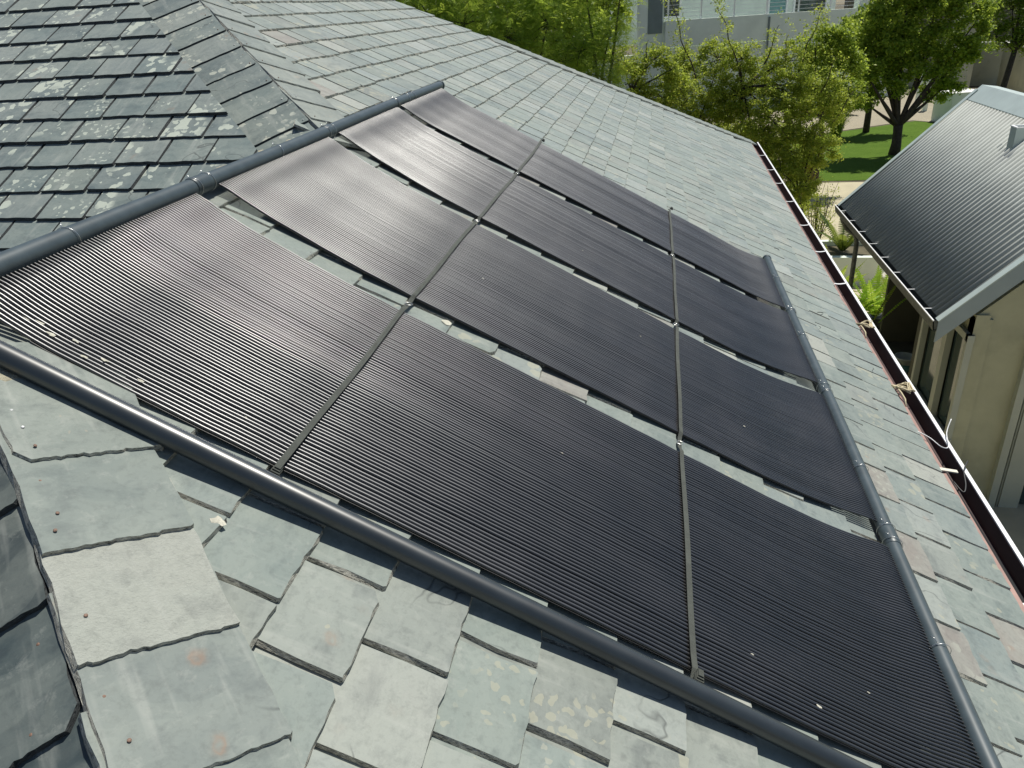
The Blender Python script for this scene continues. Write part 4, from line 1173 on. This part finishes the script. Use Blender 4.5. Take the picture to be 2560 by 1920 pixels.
rb = MB()
rail = None
for a in (.12, 1.15, 2.2, 3.25, 4.3, 5.35, 6.35):
    p_ = MB(); fbox(p_, a - .018, a + .018, 5.07, 6.05, .08, .116)
    if rail is None: rail = p_.build('railing', M['white'], ph_)
    else: p_.build('railing_post', M['white'], rail)
for k in range(9):
    p_ = MB(); z = 5.16 + k * .105; fbox(p_, .05, 6.4, z - .006, z + .006, .085, .1); p_.build('railing_bar', M['white'], rail)
for a0, a1, z0, z1, gm, nm in ((.35, 1.15, 5.15, 6.4, 'glass', 'window'), (4.22, 4.8, 4.42, 6.6, 'glass_t', 'window'), (5.12, 6.2, 4.42, 6.6, 'glass', 'patio_door')):
    p_ = MB(); w_ = .06
    fbox(p_, a0 - w_, a0, z0 - w_, z1 + w_, 1.68, 1.76); fbox(p_, a1, a1 + w_, z0 - w_, z1 + w_, 1.68, 1.76); fbox(p_, a0, a1, z1, z1 + w_, 1.68, 1.76); fbox(p_, a0, a1, z0 - w_, z0, 1.68, 1.76)
    f_ = p_.build(nm, M['white'], ph_)
    p_ = MB(); fbox(p_, a0, a1, z0, z1, 1.73, 1.745); p_.build('pane', M[gm], f_)
p_ = MB(); fbox(p_, -3.6, -1.15, 4.75, 6.4, 1.73, 1.745); dw = p_.build('window', M['glass'], ph_)
p_ = MB()
for a in (-3.66, -2.4, -1.12): fbox(p_, a, a + .06, 4.7, 6.45, 1.68, 1.73)
p_.build('window_frame', M['white'], dw)

# ------------------------------------------------------------------ garden walls at the right
def wallseg(name, P, Q, z, mat, lab, cop=True, th_=.18):
    P = Vector(P + (0,)); Q = Vector(Q + (0,)); d = (Q - P); n_ = Vector((-d.y, d.x, 0)).normalized() * th_ / 2
    b_ = MB(); b_.box((P + Q) / 2 + Vector((0, 0, z / 2)), d / 2, n_, (0, 0, z / 2)); o = b_.build(name, mat); tag(o, lab, 'wall')
    if cop:
        c_ = MB(); c_.box((P + Q) / 2 + Vector((0, 0, z + .03)), d / 2, n_ * 1.25, (0, 0, .03)); c_.build('coping', M['coping'], o)
    return o
wallseg('garden_wall', (16.9, 52.3), (16.2, 46.6), 3.87, M['bwall'], 'tall olive garden wall with white coping behind the big tree crown')
wallseg('garden_wall', (14.5, 52.6), (25.0, 50.6), 2.3, M['bwall'], 'lower olive garden wall running to the right behind the corrugated roof')
wallseg('garden_wall', (19.3, 50.9), (18.6, 44.0), 2.3, M['bwall'], 'olive garden wall returning towards the viewer, mossy at its foot')
fbp = MB(); fbp.tube([tuple(FP(3.3, z, -.03)) for z in (5.0, 4.0, 3.0, 2.4)], .05, 8); fbp.build('drainpipe', M['plaster_d'], ph_)
wallseg('garden_wall', (8.0, 47.5), (13.0, 48.5), 1.1, M['plaster'], 'low pale garden wall glimpsed below the big tree crown')
bw = MB(); bw.box((22, 62, 4.5), (9, -1.2, 0), (.5, 3, 0), (0, 0, 4.5)); bo = tag(bw.build('brown_building', plain('brown_plaster', (.20, .18, .12), .9, nscale=1, namt=.1)), 'plain brown building beyond the garden wall with dark vertical pipes', 'building')
for x in (17.6, 20.4, 23.0):
    p_ = MB(); p_.tube([(x, 59.2, 0), (x, 59.2, 9.0)], .11, 8); p_.build('drainpipe', M['pot'], bo)
for i, (x, y) in enumerate(((12.5, 42.0), (12.9, 42.1))):
    p_ = MB(); p_.box((x, y, .75), (.10, 0, 0), (0, .10, 0), (0, 0, .95 if i == 0 else .8)); tag(p_.build('garden_post', M['plaster']), ['taller pale post behind the tree trunk', 'shorter pale post right of the taller one behind the trunk'][i], 'post')
p_ = MB(); p_.box((13.2, 38.6, .62), (.75, .25, 0), (-.2, .5, 0), (0, 0, .62)); bx_ = tag(p_.build('garden_plinth', M['plaster']), 'pale blocky plinth on the lawn edge just right of the tree trunk', 'plinth')
c_ = MB(); c_.box((13.2, 38.6, 1.255), (.78, .26, 0), (-.21, .52, 0), (0, 0, .012)); c_.build('plinth_top', M['coping'], bx_)

# grasses and flowering clumps by the lawn
def blades(name, c, n, h, spread, mat, lab, cat, seed, w=.018):
    rr = random.Random(seed); b_ = MB()
    for _ in range(n):
        a = rr.uniform(0, 6.28); q = rr.uniform(0, spread * .25); L = h * rr.uniform(.6, 1.1); lean = rr.uniform(.1, 1) * spread
        p0 = Vector((c[0] + q * math.cos(a), c[1] + q * math.sin(a), c[2])); d = Vector((math.cos(a), math.sin(a), 0)); sd = Vector((-d.y, d.x, 0)) * w
        p1 = p0 + d * lean * .35 + Vector((0, 0, L * .65)); p2 = p0 + d * lean + Vector((0, 0, L * (1 - .3 * lean / max(h, .01))))
        b_.add([p0 - sd, p0 + sd, p1 + sd, p1 - sd, p2], [(0, 1, 2, 3), (3, 2, 4)])
    return tag(b_.build(name, M[mat]), lab, cat)
blades('grass_clump', (7.2, 33.9, 0), 420, 1.5, .6, 'leaf_lime', 'upright tuft of ornamental grass at the near corner of the paving', 'grass clump', 1)
blades('flowering_clump', (5.1, 27.2, 0), 500, 1.15, .55, 'leaf_yellow', 'yellow-orange flowering clump at the left edge of the lawn shadow', 'plant', 2, .03)
blades('flowering_clump', (4.3, 23.6, .0), 420, 1.0, .5, 'leaf_yellow', 'yellow flowering clump low behind the leaning shrub stem', 'plant', 3, .03)
blades('reed_clump', (6.0, 38.4, 0), 300, 1.1, .5, 'leaf_dark', 'dark spiky clump at the back edge of the brick terrace', 'plant', 4)
for i, (x, y) in enumerate(((8.4, 41.5), (9.5, 44.5))):
    leaves_mesh_pts = clumps([(x, y, .6, .8), (x + .6, y, .4, .6)], 40, .25, 60, 500 + i)[1]
    o = leaves_mesh('low_bush', leaves_mesh_pts, .13, M['leaf_dark'], None, seed=i); tag(o, ['dark low bush at the back of the brick terrace', 'dark low bush beside the low pale wall'][i], 'bush')

# planters, pots, ferns, cycad
def lathe(name, c, prof, mat, parent=None, n=20):
    V = []; F = []
    for r_, z in prof:
        for a in range(n): V.append((c[0] + r_ * math.cos(2 * math.pi * a / n), c[1] + r_ * math.sin(2 * math.pi * a / n), c[2] + z))
    for i in range(len(prof) - 1):
        for a in range(n): b = (a + 1) % n; F.append((i * n + a, i * n + b, (i + 1) * n + b, (i + 1) * n + a))
    F.append(tuple(range(n - 1, -1, -1)))
    return link(name, mesh(name, V, F, mat, True), parent)
pl = MB()
x0, x1, ya, yb, zt = 3.4, 4.75, 16.4, 17.6, .62
pl.box(((x0 + x1) / 2, ya, zt / 2), ((x1 - x0) / 2, 0, 0), (0, .07, 0), (0, 0, zt / 2)); pl.box(((x0 + x1) / 2, yb, zt / 2), ((x1 - x0) / 2, 0, 0), (0, .07, 0), (0, 0, zt / 2))
pl.box((x0, (ya + yb) / 2, zt / 2), (.07, 0, 0), (0, .53, 0), (0, 0, zt / 2 - .003)); pl.box((x1, (ya + yb) / 2, zt / 2), (.07, 0, 0), (0, .53, 0), (0, 0, zt / 2 - .003))
plo = tag(pl.build('planter', M['plaster']), 'square pale plastered planter in the passage below the gutter', 'planter')
so = MB(); so.box(((x0 + x1) / 2, (ya + yb) / 2, zt - .12), (.6, 0, 0), (0, .53, 0), (0, 0, .02)); so.build('soil', M['soil'], plo)
for i, (x, y, r_, lab, mt) in enumerate(((5.0, 17.3, .30, 'round stone pot under the far end of the grey gutter', 'pot_pale'), (4.75, 15.2, .30, 'second round stone pot, nearer, behind the fern', 'pot_pale'), (5.25, 18.6, .24, 'small dark pot beside the far stone pot', 'pot'))):
    p = lathe('plant_pot', (x, y, 0), [(r_ * .7, 0), (r_ * .95, .3), (r_, .5), (r_ * 1.12, .53), (r_ * 1.12, .6), (r_ * .92, .6), (r_ * .9, .5), (.01, .5)], M[mt]); tag(p, lab, 'pot', 'pots along the outbuilding wall')
bk = empty('paint_bucket', (4.02, 11.95, 0), 'white plastic bucket with a blue-green print standing in the shade by the wall', 'bucket')
lathe('body', (4.02, 11.95, 0), [(.125, 0), (.15, .33), (.158, .335), (.158, .355), (.146, .355), (.135, .08), (.01, .08)], M['bucket'], bk)
pr_ = MB(); V = []; F = []
for i in range(11):
    a = math.radians(190 + i * 14)
    for z, q in ((.09, .134), (.25, .1455)): V.append((4.02 + q * math.cos(a), 11.95 + q * math.sin(a), z))
for i in range(10): F.append((2 * i, 2 * i + 2, 2 * i + 3, 2 * i + 1))
pr_.add(V, F); pr_.build('print', M['bucket_blue'], bk)

def frond(root_, base, d, L, droop, w, mat, nl=22, name='frond', lift=.8):
    b_ = MB(); d = Vector(d).normalized(); up = Vector((0, 0, 1)); sd = d.cross(up).normalized(); P = []
    for i in range(nl + 1):
        u = i / nl; p = Vector(base) + d * L * (u * .55) + up * L * (lift * u - droop * u * u); P.append(p)
    b_.tube([tuple(p) for p in P], [.006 * (1 - .8 * i / nl) + .001 for i in range(nl + 1)], 4)
    for i in range(1, nl + 1):
        u = i / nl; ww = w * math.sin(math.pi * min(1, .12 + u * .92)) ** .7; t = (P[i] - P[i - 1]).normalized(); nn_ = sd.cross(t)
        hl = L / nl * .42
        for sg in (-1, 1):
            tip = P[i] + sd * sg * ww + t * hl * .8 - up * ww * .25
            b_.add([P[i] - t * hl, P[i] + t * hl, tip + t * hl * .3, tip - t * hl * .3], [(0, 1, 2, 3)])
    return b_.build(name, M[mat], root_)
def fern(c, n, L, lab, seed, mat='leaf_fern', w=.075, droop=.35, cat='fern', group=None, name='fern', nl=24):
    rr = random.Random(seed); root_ = empty(name, c, lab, cat, group)
    for i in range(n):
        a = i * 2.39996 + rr.uniform(-.3, .3); t = rr.uniform(.25, 1)
        frond(root_, c, (math.cos(a), math.sin(a), 0), L * rr.uniform(.75, 1.1), droop * t * 1.3, w, mat, nl, lift=1.0 - .35 * t)
fern((3.55, 13.75, .22), 30, 1.25, 'bright green sword fern rising above the brown gutter lip', 5, group='sword ferns in the passage')
fern((4.05, 14.0, .22), 22, 1.15, 'second sword fern, taller and looser, nearer the outbuilding wall', 6, group='sword ferns in the passage')
fern((3.35, 14.6, .3), 22, 1.2, 'darker sword fern behind the two bright ones', 8, 'leaf_tree', group='sword ferns in the passage')
for c in ((3.55, 13.75), (4.05, 14.0), (3.35, 14.6)):
    p = lathe('plant_pot', (c[0], c[1], 0), [(.14, 0), (.19, .18), (.20, .24), (.17, .24), (.01, .2)], M['pot']); tag(p, {3.55: 'dark pot of the bright fern nearest the gutter', 4.05: 'dark pot of the taller fern by the outbuilding', 3.35: 'dark pot of the darker fern at the back'}[c[0]], 'pot', 'dark pots holding the ferns')
fern((4.05, 17.0, .55), 16, 1.3, 'dark cycad with stiff arching fronds growing in the pale planter', 9, 'leaf_dark', .11, .55, 'cycad', name='cycad', nl=26)
# sparse twiggy shrub in front of the planter
tw = empty('twiggy_shrub', (3.75, 18.4, 0), 'sparse twiggy shrub with bare upright stems on the pale paving', 'shrub'); tb = MB(); rr = random.Random(4); ex_ = []
for i in range(16):
    a = rr.uniform(0, 6.28); t = (3.75 + .6 * math.cos(a) * rr.random(), 18.4 + .5 * math.sin(a), rr.uniform(1.1, 1.9)); limbs(tb, (3.75, 18.4, 0), [t], .014, i, taper=.2)
    for k in range(9):
        q = Vector((3.75, 18.4, 0)).lerp(Vector(t), rr.uniform(.4, 1)); ex_.append(np.array(q) + np.random.default_rng(k + i * 20).normal(size=(9, 3)) * .06)
tb.build('stems', M['bark'], tw, True); leaves_mesh('leaves', np.concatenate(ex_), .05, M['leaf_shrub'], tw, seed=3)
# leaning stem with low growth at the path edge
cc, pts = clumps([(3.55, 20.6, .9, .45), (3.7, 21.0, .35, .4), (3.3, 20.0, .9, .5), (3.1, 19.5, .6, .5)], 80, .14, 45, 601)
root = empty('low_shrub', (3.6, 20.8, 0), 'low leafy shrub at the foot of the slanting bare stem beside the path', 'shrub')
leaves_mesh('crown', pts, .06, M['leaf_shrub'], root, seed=9)
tb = MB(); limbs(tb, (3.6, 20.8, 0), [tuple(c) for c in cc[::8]], .01, 3); tb.build('stems', M['bark'], root, True)
# climbing frond tips by the outbuilding gutter
tb = empty('trailing_plant', (3.9, 12.4, 0), 'trailing fern frond arching in the dark passage below the grey gutter', 'plant')
frond(tb, (3.55, 12.0, .9), (.75, .1, 0), 1.15, .25, .035, 'leaf_fern', 26, lift=.75)
frond(tb, (3.5, 12.1, .9), (.6, .5, 0), 1.0, .2, .035, 'leaf_tree', 26, lift=.8)
